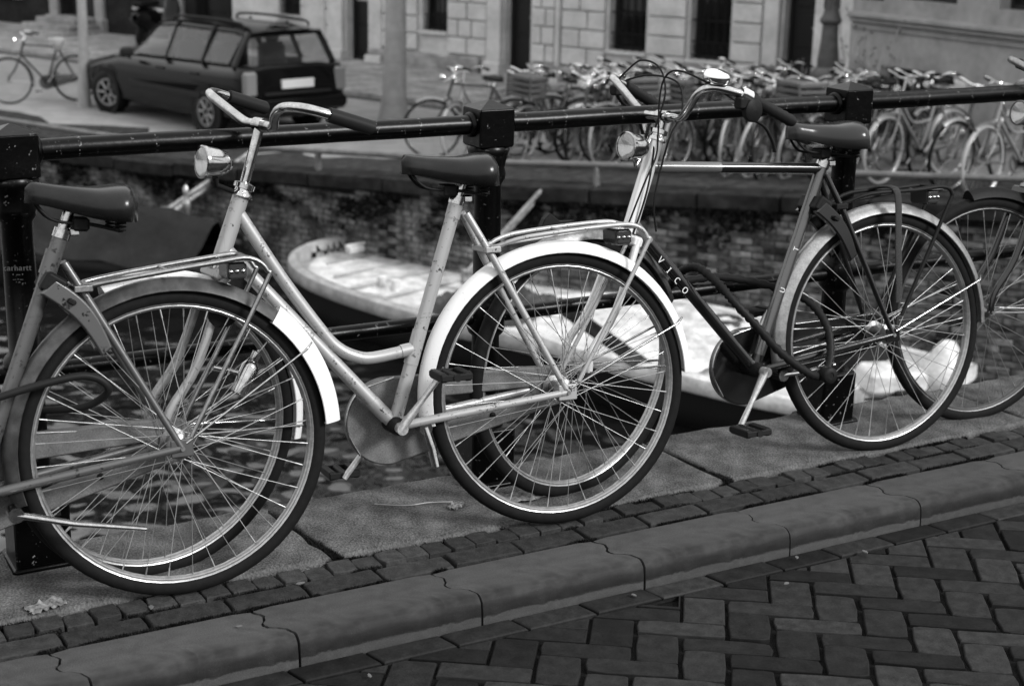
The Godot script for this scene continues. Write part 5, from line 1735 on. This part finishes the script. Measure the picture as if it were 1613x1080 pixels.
func shrub(called: String, label: String, p: Vector3, h: float, w: float, n: int) -> void:
	var o := thing(called, "shrub", label, Transform3D(Basis.IDENTITY, p))
	var tw := MB.new()
	var lf := MB.new()
	for k in n:
		var a := rng.randf() * TAU
		var q := Vector3(cos(a) * w * 0.25 * rng.randf(), 0, sin(a) * w * 0.25 * rng.randf())
		var d := Vector3(rng.randfn() * 0.35, 1.0, rng.randfn() * 0.35).normalized()
		var pts := [q]
		var l := h * rng.randf_range(0.35, 1.0)
		for j in 5:
			d = (d + Vector3(rng.randfn(), rng.randfn() * 0.4, rng.randfn()) * 0.35).normalized()
			q += d * l / 5.0
			q.x = clampf(q.x, -w, w); q.z = clampf(q.z, -w, w)
			pts.append(q)
			for t in 1:
				var c := q + Vector3(rng.randfn(), rng.randfn(), rng.randfn()) * 0.05
				var e := Vector3(rng.randfn(), rng.randfn(), rng.randfn()).normalized()
				var f := e.cross(Vector3(rng.randfn(), rng.randfn(), rng.randfn())).normalized()
				lf.face([c - e * 0.03, c + f * 0.014, c + e * 0.03, c - f * 0.014], Vector3.UP)
		tw.tube(pts, [0.011, 0.01, 0.009, 0.008, 0.006, 0.004], 5)
	part(o, "twigs", tw, M_("bark"))
	part(o, "leaves", lf, M_("leaf")).set_meta("kind", "stuff")

func car() -> void:
	var yaw := 1.82      # the nose points away to the left
	var o := thing("parked_car", "car", "black estate car parked on the far quay, seen from behind", Transform3D(Basis(Vector3.UP, yaw).scaled(Vector3.ONE * 0.965), Vector3(7.62, -1.64, -19.55)))
	# x forward from the back bumper, z to the right of the car
	var st := [  # x, sill, belt, top, half-width, half-width of the top
		[0.0, 0.52, 0.62, 0.66, 0.70, 0.62], [0.03, 0.36, 0.9, 0.94, 0.80, 0.72], [0.1, 0.3, 0.95, 1.0, 0.84, 0.72], [0.17, 0.26, 0.97, 1.24, 0.86, 0.68], [0.27, 0.24, 0.97, 1.42, 0.87, 0.6], [0.55, 0.22, 0.96, 1.47, 0.875, 0.6], [1.2, 0.2, 0.95, 1.475, 0.88, 0.615], [2.0, 0.2, 0.93, 1.475, 0.88, 0.615], [2.5, 0.2, 0.92, 1.43, 0.88, 0.6], [2.95, 0.2, 0.91, 1.2, 0.875, 0.66], [3.3, 0.2, 0.9, 0.97, 0.87, 0.74], [3.6, 0.2, 0.85, 0.91, 0.865, 0.76], [4.2, 0.21, 0.74, 0.8, 0.84, 0.72], [4.52, 0.24, 0.64, 0.7, 0.79, 0.66], [4.66, 0.32, 0.54, 0.6, 0.7, 0.58], [4.7, 0.42, 0.5, 0.52, 0.6, 0.5]]
	var rows := []
	for q in st:
		var r := []
		var pr := [[0.0, q[1]], [q[4] * 0.86, q[1]], [q[4] * 0.97, q[1] + 0.07], [q[4], lerpf(q[1], q[2], 0.5)], [q[4] * 0.995, lerpf(q[1], q[2], 0.8)], [q[4] * 0.965, q[2]], [lerpf(q[4] * 0.955, q[5], 0.55), lerpf(q[2], q[3], 0.55)], [q[5] * 1.01, lerpf(q[2], q[3], 0.9)], [q[5] * 0.92, q[3] - 0.01], [q[5] * 0.5, q[3] + 0.012], [0.0, q[3] + 0.018]]
		for p in pr: r.append(Vector3(q[0], p[1], p[0]))
		for i in range(pr.size() - 2, 0, -1): r.append(Vector3(q[0], pr[i][1], -pr[i][0]))
		rows.append(r)
	var body := MB.new()
	var low := []
	var roof := []
	for i in rows.size():
		var r: Array = rows[i]
		var lw := []
		for j in range(0, 6): lw.append(r[j])
		var q: Array = st[i]
		var cap: float = q[2] + (q[3] - q[2]) * (1.0 if q[3] - q[2] < 0.09 else 0.0)
		lw.append(Vector3(q[0], cap, q[4] * 0.5)); lw.append(Vector3(q[0], cap + 0.006, 0.0)); lw.append(Vector3(q[0], cap, -q[4] * 0.5))
		for j in range(r.size() - 5, r.size()): lw.append(r[j])
		low.append(lw)
		if q[0] > 0.24 and q[0] < 2.6:
			var rf := []
			for j in range(7, 14): rf.append(r[j])
			for j in range(13, 6, -1): rf.append((r[j] as Vector3) * Vector3(1, 1, 0.97) - Vector3(0, 0.035, 0))
			roof.append(rf)
	body.strip(low, true)
	body.flip_check()
	for e in [0, low.size() - 1]: body.face(low[e], Vector3(1 if e else -1, 0, 0))
	part(o, "body", body, M_("car_paint"))
	var rfm := MB.new()
	rfm.strip(roof, true)
	rfm.flip_check()
	for e in [0, roof.size() - 1]: rfm.face(roof[e], Vector3(1 if e else -1, 0, 0))
	part(o, "roof", rfm, M_("car_paint"))
	var seats := MB.new()
	for x in [1.15, 2.1]:
		for z in [-0.38, 0.38]:
			seats.box(Vector3(x, 1.02, z), Vector3(0.14, 0.34, 0.46), 0.06)
			seats.box(Vector3(x - 0.02, 1.26, z), Vector3(0.1, 0.16, 0.24), 0.05)
	seats.box(Vector3(2.9, 0.98, 0), Vector3(0.3, 0.12, 1.3), 0.04)
	part(o, "seats", seats, M_("car_seat")).set_meta("kind", "stuff")
	# side windows: panels on the slope between belt and roof
	var side := func(x: float, t: float, s: float, proud: float) -> Vector3:
		for i in st.size() - 1:
			if x <= st[i + 1][0]:
				var k: float = (x - st[i][0]) / (st[i + 1][0] - st[i][0])
				var a: Array = st[i]
				var b: Array = st[i + 1]
				var hw := lerpf(a[4], b[4], k)
				var tw := lerpf(a[5], b[5], k)
				var be := lerpf(a[2], b[2], k)
				var tp := lerpf(a[3], b[3], k)
				var z := lerpf(hw * 0.965, lerpf(hw * 0.955, tw, 0.55), t / 0.55) if t < 0.55 else lerpf(lerpf(hw * 0.955, tw, 0.55), tw * 1.01, (t - 0.55) / 0.35)
				return Vector3(x, lerpf(be, tp, t) + 0.002, (z + proud) * s)
		return Vector3.ZERO
	for s: float in [-1.0, 1.0]:
		for w in [[0.42, 1.02, 0.3, 0.95], [1.1, 1.95, 1.1, 1.95], [2.03, 2.98, 2.03, 2.5]]:
			var mb := MB.new()
			var rr := []
			for i in 7:
				var r := []
				for j in 6:
					var t := 0.08 + 0.76 * j / 5.0
					var x: float = lerpf(lerpf(w[0], w[1], i / 6.0), lerpf(maxf(w[2], 0.36), w[3], i / 6.0), j / 5.0)
					r.append(side.call(x, t, s, 0.006))
				rr.append(r)
			mb.strip(rr)
			for i in mb.n.size():
				if mb.n[i].z * s < 0.0: mb.n[i] = -mb.n[i]
			mb.fix()
			part(o, "side_window", mb, M_("car_glass"))
		for w in [[[0.3, 0.3], 0.07], [[1.06, 1.06], 0.045], [[1.99, 1.99], 0.045], [[3.1, 2.5], 0.035]]:
			var pm := MB.new()
			var pp := []
			for j in 7: pp.append(side.call(lerpf(w[0][0], w[0][1], j / 6.0), j / 6.0 * 0.98, s, -0.02))
			pm.tube(pp, w[1], 8, true, 0.45)
			part(o, "pillar", pm, M_("car_paint"))
		var mir := MB.new()
		mir.box(Vector3(2.85, 0.98, s * 0.97), Vector3(0.14, 0.13, 0.2), 0.04)
		part(o, "door_mirror", mir, M_("car_plastic"))
		var rail := MB.new()
		rail.tube(smooth([Vector3(0.45, 1.47, s * 0.53), Vector3(0.6, 1.53, s * 0.54), Vector3(1.4, 1.545, s * 0.55), Vector3(2.1, 1.525, s * 0.54), Vector3(2.25, 1.475, s * 0.53)]), 0.018, 8)
		part(o, "roof_rail", rail, M_("car_plastic"))
		var strip := MB.new()
		strip.box(Vector3(2.0, 0.52, s * 0.887), Vector3(1.9, 0.09, 0.03), 0.012)
		part(o, "side_moulding", strip, M_("car_plastic"))
		for x in [1.2, 2.1]:
			var h := MB.new()
			h.box(Vector3(x, 0.82, s * 0.885), Vector3(0.2, 0.035, 0.03), 0.01)
			part(o, "door_handle", h, M_("car_plastic"))
		var tl := MB.new()
		tl.box(Vector3(0.055, 0.76, s * 0.74), Vector3(0.14, 0.34, 0.2), 0.04)
		part(o, "tail_light", tl, M_("tail_light"))
		for x in [0.95, 3.68]:
			var wp := place("wheel", o, Transform3D(Basis(Vector3.UP, 0.35 if x > 2.0 else 0.0), Vector3(x, 0.31, s * 0.78)))
			var ty := MB.new()
			ty.lathe([Vector2(0.2, -0.1), Vector2(0.29, -0.1), Vector2(0.312, -0.08), Vector2(0.312, 0.08), Vector2(0.29, 0.1), Vector2(0.2, 0.1)], 30, Transform3D(Basis(Vector3(1, 0, 0), PI / 2), Vector3.ZERO))
			part(wp, "tyre", ty, M_("rubber"))
			var rm := MB.new()
			rm.lathe([Vector2(0.2, -0.1), Vector2(0.2, -0.05), Vector2(0.06, -0.03), Vector2(0.0, -0.03)], 20, Transform3D(Basis(Vector3(1, 0, 0), PI / 2 * s), Vector3.ZERO))
			for k in 7:
				var a := TAU * k / 7.0
				rm.box(Vector3(cos(a) * 0.12, sin(a) * 0.12, s * 0.085), Vector3(0.16, 0.04, 0.03), 0.01, Basis(Vector3(0, 0, 1), a))
			rm.lathe([Vector2(0.205, 0.07), Vector2(0.205, 0.1), Vector2(0.18, 0.1), Vector2(0.18, 0.07)], 24, Transform3D(Basis(Vector3(1, 0, 0), PI / 2 * s), Vector3.ZERO))
			part(wp, "rim", rm, M_("alloy"))
			var ar := MB.new()
			ar.lathe([Vector2(0.37, -0.02), Vector2(0.37, 0.012), Vector2(0.3, 0.012)], 30, Transform3D(Basis(Vector3(1, 0, 0), PI / 2 * s), Vector3(x, 0.31, s * 0.868)))
			part(o, "wheel_arch", ar, M_("rubber"))
	var rw := MB.new()
	rw.strip([[Vector3(0.085, 1.0, -0.68), Vector3(0.075, 1.0, 0.0), Vector3(0.085, 1.0, 0.68)], [Vector3(0.145, 1.2, -0.65), Vector3(0.135, 1.2, 0.0), Vector3(0.145, 1.2, 0.65)], [Vector3(0.225, 1.37, -0.58), Vector3(0.215, 1.375, 0.0), Vector3(0.225, 1.37, 0.58)]])
	for i in rw.n.size():
		if rw.n[i].x > 0.0: rw.n[i] = -rw.n[i]
	rw.fix()
	part(o, "rear_window", rw, M_("car_glass"))
	var ws := MB.new()
	ws.strip([[Vector3(3.25, 0.94, -0.72), Vector3(3.3, 0.94, 0), Vector3(3.25, 0.94, 0.72)], [Vector3(2.9, 1.2, -0.64), Vector3(2.95, 1.2, 0), Vector3(2.9, 1.2, 0.64)], [Vector3(2.55, 1.4, -0.57), Vector3(2.58, 1.41, 0), Vector3(2.55, 1.4, 0.57)]])
	ws.fix()
	part(o, "windscreen", ws, M_("car_glass"))
	var pl := MB.new()
	pl.box(Vector3(0.0, 0.74, 0), Vector3(0.05, 0.12, 0.53), 0.006)
	part(o, "number_plate", pl, M_("plate"))
	var bp := MB.new()
	bp.box(Vector3(0.04, 0.46, 0), Vector3(0.26, 0.22, 1.66), 0.07)
	part(o, "rear_bumper", bp, M_("car_paint"))
	var lo := MB.new()
	lo.box(Vector3(-0.02, 0.62, 0.0), Vector3(0.05, 0.035, 1.1), 0.01)
	part(o, "bumper_trim", lo, M_("car_plastic"))

# ---------- boats ----------
func hull(o: Node3D, L: float, B: float, H: float, blunt: float, round_from: float, outer: Material, inner: Material, deck: float) -> void:   # bow at +x, waterline at y 0
	var N := 26
	var half := func(t: float) -> float:
		return B * 0.5 * sqrt(maxf(0.0, 1.0 - pow(maxf(t - round_from, 0.0) / (1.0 - round_from), blunt))) * (0.88 + 0.12 * smoothstep(0.0, 0.3, t))
	for s in [1, 2, 3, 4]:
		var mb := MB.new()
		var rows := []
		for i in N + 1:
			var t := i / float(N)
			t = 1.0 - pow(1.0 - t, 1.6)
			var w: float = half.call(t)
			var x := (t - 0.5) * L
			var h := H * (1.0 + 0.1 * t * t)
			if s == 1: rows.append([Vector3(x, h - 0.13, -w + 0.02), Vector3(x * 0.985, h * 0.4, -w * 0.94), Vector3(x * 0.97, -0.15, -w * 0.82), Vector3(x * 0.9, -0.3, 0), Vector3(x * 0.97, -0.15, w * 0.82), Vector3(x * 0.985, h * 0.4, w * 0.94), Vector3(x, h - 0.13, w - 0.02)])
			elif s == 3: rows.append([Vector3(x, h, -w), Vector3(x, h - 0.05, -w - 0.018), Vector3(x, h - 0.12, -w - 0.012), Vector3(x, h - 0.14, -w + 0.03), Vector3(x, h - 0.14, w - 0.03), Vector3(x, h - 0.12, w + 0.012), Vector3(x, h - 0.05, w + 0.018), Vector3(x, h, w)])
			else:
				var wi := maxf(w - 0.13, 0.0)
				var xi := minf(x, L * 0.5 - 0.13)
				if s == 2: rows.append([Vector3(x, h, -w), Vector3(x, h + 0.015, -(w + wi) * 0.5), Vector3(xi, h, -wi), Vector3(xi, deck - 0.01, -wi * 0.99), Vector3(xi, deck - 0.01, wi * 0.99), Vector3(xi, h, wi), Vector3(x, h + 0.015, (w + wi) * 0.5), Vector3(x, h, w)])
				else: rows.append([Vector3(xi, deck, -wi * 0.995), Vector3(xi, deck + 0.02, -wi * 0.5), Vector3(xi, deck + 0.03, 0), Vector3(xi, deck + 0.02, wi * 0.5), Vector3(xi, deck, wi * 0.995)])
		mb.strip(rows)
		if s == 1 or s == 3:
			mb.face(rows[0], Vector3(-1, 0, 0))
		else:
			for i in mb.n.size():
				if mb.n[i].y < -0.05: mb.n[i] = -mb.n[i]
			mb.fix()
		part(o, ["hull", "gunwale", "rubbing_strake", "deck"][s - 1], mb, outer if s == 1 else M_("boat_white") if s == 4 and inner != outer else inner)

func boats() -> void:
	var y := -2.65
	var o := thing("rowing_boat", "boat", "white round-bowed dinghy with a folded grey cover inside, behind the silver bicycle", Transform3D(Basis(Vector3.UP, atan2(0.957, -0.287)), Vector3(6.98, y, -13.6)))
	hull(o, 4.2, 2.55, 0.47, 2.8, 0.45, M_("boat_dark"), M_("boat_grey"), 0.36)
	for k in 4:
		var dk := MB.new()
		dk.box(Vector3(0.1 + 0.5 * k, 0.392, 0), Vector3(0.03, 0.02, 1.9 - 0.25 * k * k * 0.5), 0.004)
		part(o, "deck_batten", dk, M_("boat_grey"))
	for k in 2:
		var th := MB.new()
		th.box(Vector3(-0.7 - 0.7 * k, 0.34, 0), Vector3(0.3, 0.05, 2.2), 0.015)
		part(o, "thwart", th, M_("boat_white"))
	var cl := MB.new()
	cl.box(Vector3(1.6, 0.49, 0), Vector3(0.1, 0.07, 0.22), 0.02)
	cl.tube([Vector3(1.6, 0.54, -0.13), Vector3(1.6, 0.54, 0.13)], 0.018, 8)
	part(o, "mooring_cleat", cl, M_("boat_white"))
	cover("boat_cover", "tarpaulin", "crumpled grey tarpaulin heaped in the white dinghy", o.transform * Transform3D(Basis.IDENTITY, Vector3(-1.15, 0.4, -0.45)), 1.5, 1.0, 0.3, M_("tarp"), 31)
	var pad := MB.new()
	for k in 2: pad.lathe([Vector2(0, 0), Vector2(0.05, 0.0), Vector2(0.055, 0.02), Vector2(0.04, 0.07), Vector2(0.05, 0.11), Vector2(0, 0.12)], 12, Transform3D(Basis.IDENTITY, Vector3(0.25 - k * 0.2, 0.46, -0.8)))
	part(o, "bollard_cleats", pad, M_("boat_white")).set_meta("kind", "stuff")
	# second white boat, nearer, with a cover and an outboard motor
	var b := thing("motor_boat", "boat", "white square-bowed boat under a pale cover, below the black bicycle", Transform3D(Basis(Vector3.UP, atan2(0.92, -0.39)), Vector3(7.98, y, -10.55)))
	hull(b, 3.9, 2.1, 0.46, 2.6, 0.62, M_("boat_dark"), M_("boat_white"), 0.26)
	for k in 3:
		var th := MB.new()
		th.box(Vector3(-1.3 + 1.0 * k, 0.36, 0), Vector3(0.34, 0.06, 1.84), 0.015)
		part(b, "thwart", th, M_("boat_white"))
	cover("boat_cover", "tarpaulin", "pale cover stretched over the bow of the square-bowed boat", b.transform * Transform3D(Basis.IDENTITY, Vector3(0.75, 0.47, 0)), 2.1, 1.75, 0.16, M_("boat_white"), 8)
	cover("boat_cover", "tarpaulin", "dark bundle lying at the far side of the square-bowed boat", b.transform * Transform3D(Basis.IDENTITY, Vector3(-0.75, 0.42, 0.6)), 1.0, 0.6, 0.22, M_("dark_tarp"), 12)
	for q in [[Vector3(0.2, 0.47, 0.45), "coil of rope on the pale cover of the square-bowed boat"]]:
		var rc := MB.new()
		for t in 3:
			var cp := []
			for k in 25: cp.append(Vector3(cos(TAU * k / 24.0) * (0.17 - 0.02 * t), 0.022 + 0.03 * t, sin(TAU * k / 24.0) * (0.15 - 0.015 * t)))
			rc.tube(cp, 0.018, 7, false)
		solid("rope_coil", "rope", q[1], rc, M_("tarp"), (b if q[0].x < 0.5 else o).transform * Transform3D(Basis.IDENTITY, q[0]))
	# plank-like rudder blade lying across it
	var rd := thing("oar", "oar", "dark broad-bladed oar slanting down behind the silver bicycle's wheel", frame_at(Vector3(6.45, -1.74, -10.6), Vector3(0.62, -0.5, 0.36), Vector3(0.45, 0.85, 0.1)))
	var bl := MB.new()
	bl.box(Vector3(0.28, 0, 0), Vector3(0.62, 0.12, 0.03), 0.01)
	bl.tube([Vector3(-0.12, 0.04, 0), Vector3(0.0, 0.02, 0)], [0.02, 0.026], 8)
	part(rd, "shaft", bl, M_("wood_dark"))
	var tip := MB.new()
	tip.box(Vector3(0.74, -0.005, 0), Vector3(0.3, 0.13, 0.032), 0.008)
	part(rd, "blade", tip, M_("wood_light"))
	# locker and motor at its stern
	var lk := thing("boat_locker", "locker", "white boat locker with a dark handle, seen through the black bicycle's rear wheel", Transform3D(Basis(Vector3.UP, -0.32), Vector3(8.3, -2.28, -8.72)))
	var lb := MB.new()
	lb.box(Vector3(0, 0.05, 0), Vector3(0.5, 0.16, 0.36), 0.03)
	part(lk, "base", lb, M_("boat_white"))
	var lt := MB.new()
	lt.box(Vector3(-0.02, 0.24, -0.02), Vector3(0.5, 0.2, 0.36), 0.05)
	part(lk, "lid", lt, M_("boat_white"))
	var lh := MB.new()
	lh.box(Vector3(0.04, 0.155, 0.17), Vector3(0.22, 0.09, 0.05), 0.02)
	lh.box(Vector3(-0.16, 0.14, 0.17), Vector3(0.3, 0.02, 0.03), 0.005)
	part(lk, "handle", lh, M_("boat_dark"))
	var om := thing("outboard_motor", "outboard motor", "white pear-shaped outboard motor cover, right of the boat locker", Transform3D(Basis(Vector3(0, 0, 1), -0.12), Vector3(8.82, -2.25, -8.75)))
	var oc := MB.new()
	oc.lathe([Vector2(0.0, -0.02), Vector2(0.15, -0.02), Vector2(0.185, 0.02), Vector2(0.19, 0.12), Vector2(0.165, 0.26), Vector2(0.115, 0.38), Vector2(0.06, 0.44), Vector2(0.0, 0.455)], 24, Transform3D(Basis.IDENTITY.scaled(Vector3(1.0, 1, 0.8)), Vector3.ZERO))
	part(om, "cowl", oc, M_("boat_white"))
	var ol := MB.new()
	ol.box(Vector3(0, -0.35, 0), Vector3(0.12, 0.68, 0.16), 0.03)
	part(om, "leg", ol, M_("boat_dark"))
	# dark boat under a tarpaulin at the left
	var d := thing("covered_boat", "boat", "dark boat under a dark tarpaulin, moored at the quay wall on the left", Transform3D(Basis(Vector3.UP, atan2(-0.86, 0.5)), Vector3(3.95, y, -17.3)))
	hull(d, 5.0, 1.7, 0.42, 2.2, 0.4, M_("boat_dark"), M_("boat_dark"), 0.1)
	var ct := MB.new()
	var rows := []
	for i in 15:
		var t := i / 14.0
		var r := []
		for j in 11:
			var s := lerpf(-1.0, 1.0, j / 10.0)
			r.append(Vector3((t - 0.5) * 4.5, 0.44 + (1.0 - absf(s)) * (0.55 - 0.22 * absf(t - 0.5)) - 0.09 * sin(t * PI * 7.0 + s * 2.0) * (1.0 - absf(s)) * absf(s) * 3.0 + 0.03 * sin(t * 31.0 + s * 9.0), s * 0.84 * pow(sin(PI * clampf(t * 0.9 + 0.06, 0, 1)), 0.35)))
		rows.append(r)
	ct.strip(rows)
	for i in ct.n.size():
		if ct.n[i].y < 0.0: ct.n[i] = -ct.n[i]
	ct.fix()
	part(d, "tarpaulin", ct, M_("dark_tarp"))
	var sp := MB.new()
	sp.lathe([Vector2(0.03, 0.3), Vector2(0.03, 0.85), Vector2(0.045, 0.88), Vector2(0.05, 0.95), Vector2(0.02, 1.0), Vector2(0.035, 1.04), Vector2(0.03, 1.1), Vector2(0.0, 1.14)], 12, Transform3D(Basis.IDENTITY, Vector3(1.55, 0, -0.3)))
	part(d, "bollard", sp, M_("alloy"))
	# sloping mooring bars between the quay and the boats
	for q in [[Vector3(4.98, -1.98, -16.9), Vector3(6.25, -1.5, -17.6), "double mooring bar sloping down to the covered boat, behind the silver bicycle's head tube"], [Vector3(6.95, -2.12, -13.4), Vector3(7.72, -1.3, -13.25), "double mooring bar sloping down from the quay rail to the white dinghy"]]:
		var m := thing("mooring_bar", "mooring bar", q[2], Transform3D.IDENTITY, "mooring bars")
		for s: float in [-1.0, 1.0]:
			var mb := MB.new()
			var off := Vector3(0.0, 0.045, 0.03) * s
			mb.tube([q[0] + off, q[1] + off], 0.024, 8)
			part(m, "bar", mb, M_("pole"))
		var ft := MB.new()
		for e in [q[0]]: ft.box(e, Vector3(0.07, 0.16, 0.07), 0.01)
		part(m, "bracket", ft, M_("pole"))

func cover(called: String, category: String, label: String, x: Transform3D, L: float, W: float, H: float, m: Material, sd: int) -> void:
	var f := FastNoiseLite.new()
	f.seed = sd
	f.frequency = 1.3
	f.noise_type = FastNoiseLite.TYPE_SIMPLEX
	f.fractal_type = FastNoiseLite.FRACTAL_RIDGED
	f.fractal_octaves = 3
	var mb := MB.new()
	var rows := []
	for i in 33:
		var r := []
		for j in 27:
			var s := i / 16.0 - 1.0
			var t := j / 13.0 - 1.0
			var e := clampf((1.0 - s * s * s * s) * (1.0 - t * t * t * t), 0.0, 1.0)
			var n := f.get_noise_2d(s * L * 0.8, t * W * 1.6) * 0.5 + 0.5
			r.append(Vector3(s * L * 0.5 * (1.0 - 0.04 * n), H * pow(e, 0.5) * (0.35 + 0.65 * n) - 0.03, t * W * 0.5 * (1.0 - 0.05 * n)))
		rows.append(r)
	mb.strip(rows)
	for i in mb.n.size():
		if mb.n[i].y < 0.0: mb.n[i] = -mb.n[i]
	mb.fix()
	solid(called, category, label, mb, m, x)

func scrap(called: String, category: String, label: String, p: Vector3, L: float, W: float, H: float, sd: int, m: Material, yaw: float) -> void:
	var f := FastNoiseLite.new()
	f.seed = sd
	f.frequency = 2.2
	var mb := MB.new()
	var rows := []
	for i in 15:
		var r := []
		for j in 11:
			var s := i / 14.0 - 0.5
			var t := j / 10.0 - 0.5
			var n := f.get_noise_2d(s * 1.8, t * 1.8)
			var n2 := f.get_noise_2d(s * 1.8 + 40.0, t * 1.8)
			r.append(Vector3(s * L * (1.0 + 0.15 * n2), absf(n) * H * 1.5 + absf(n2) * H * 0.7 + 0.001, t * W * (1.0 + 0.15 * n)))
		rows.append(r)
	mb.strip(rows)
	for i in mb.n.size():
		if mb.n[i].y < 0.0: mb.n[i] = -mb.n[i]
	mb.fix()
	solid(called, category, label, mb, m, Transform3D(Basis(Vector3.UP, yaw), p))

func litter() -> void:
	rng.seed = 77
	scrap("crumpled_paper", "litter", "crumpled scrap of printed paper on the slab by the left post", Vector3(0.65, 0.006, -3.24), 0.085, 0.045, 0.012, 4, M_("paper"), 0.3)
	scrap("plastic_wrapper", "litter", "pale flattened wrapper on the slab inside the silver bicycle's rear wheel", Vector3(1.89, 0.012, -3.33), 0.13, 0.06, 0.014, 9, M_("paper"), -0.2)
	scrap("plastic_wrapper", "litter", "small crumpled wrapper beside the foot of the middle post", Vector3(1.72, 0.012, -3.35), 0.05, 0.03, 0.01, 14, M_("paper"), 0.6)
	var wr := MB.new()
	wr.tube(smooth([Vector3(1.53, 0.022, -3.44), Vector3(1.6, 0.02, -3.4), Vector3(1.66, 0.021, -3.39), Vector3(1.72, 0.02, -3.37)]), 0.0018, 5)
	solid("wire", "wire", "thin pale wire lying on the slab left of the silver bicycle's rear wheel", wr, M_("pole"))
	var spots := [[Vector3(1.21, -0.062, -2.75), "at the foot of the kerb, lower left"], [Vector3(1.0, 0.002, -2.97), "on top of the kerb at the lower left"], [Vector3(2.3, -0.061, -2.72), "near the border course below the middle kerb stone"], [Vector3(2.42, -0.06, -2.83), "on the border course at the right"], [Vector3(2.6, -0.06, -2.78), "bright, where the bricks meet at the right"], [Vector3(1.93, -0.061, -2.83), "on the border course in the middle"], [Vector3(1.2, 0.0, -3.12), "on the stretcher course under the leftmost wheel"], [Vector3(0.86, 0.0, -3.15), "on the cobbles near the left edge"]]
	for q in spots:
		var mb := MB.new()
		var a := rng.randf() * TAU
		var l := rng.randf_range(0.007, 0.013)
		var w := l * 0.5
		mb.prism(PackedVector2Array([Vector2(-l, 0), Vector2(-l * 0.3, -w), Vector2(l * 0.5, -w * 0.8), Vector2(l, 0.0), Vector2(l * 0.4, w * 0.7), Vector2(-l * 0.4, w)]), 0.0, 0.002, 0.0006, Vector3(0.1, 0, 0.05))
		solid("fallen_leaf", "leaf", "tiny dry leaf " + q[1], mb, M_("leaf_dry"), Transform3D(Basis(Vector3.UP, a), q[0]), "dry leaves on the paving")
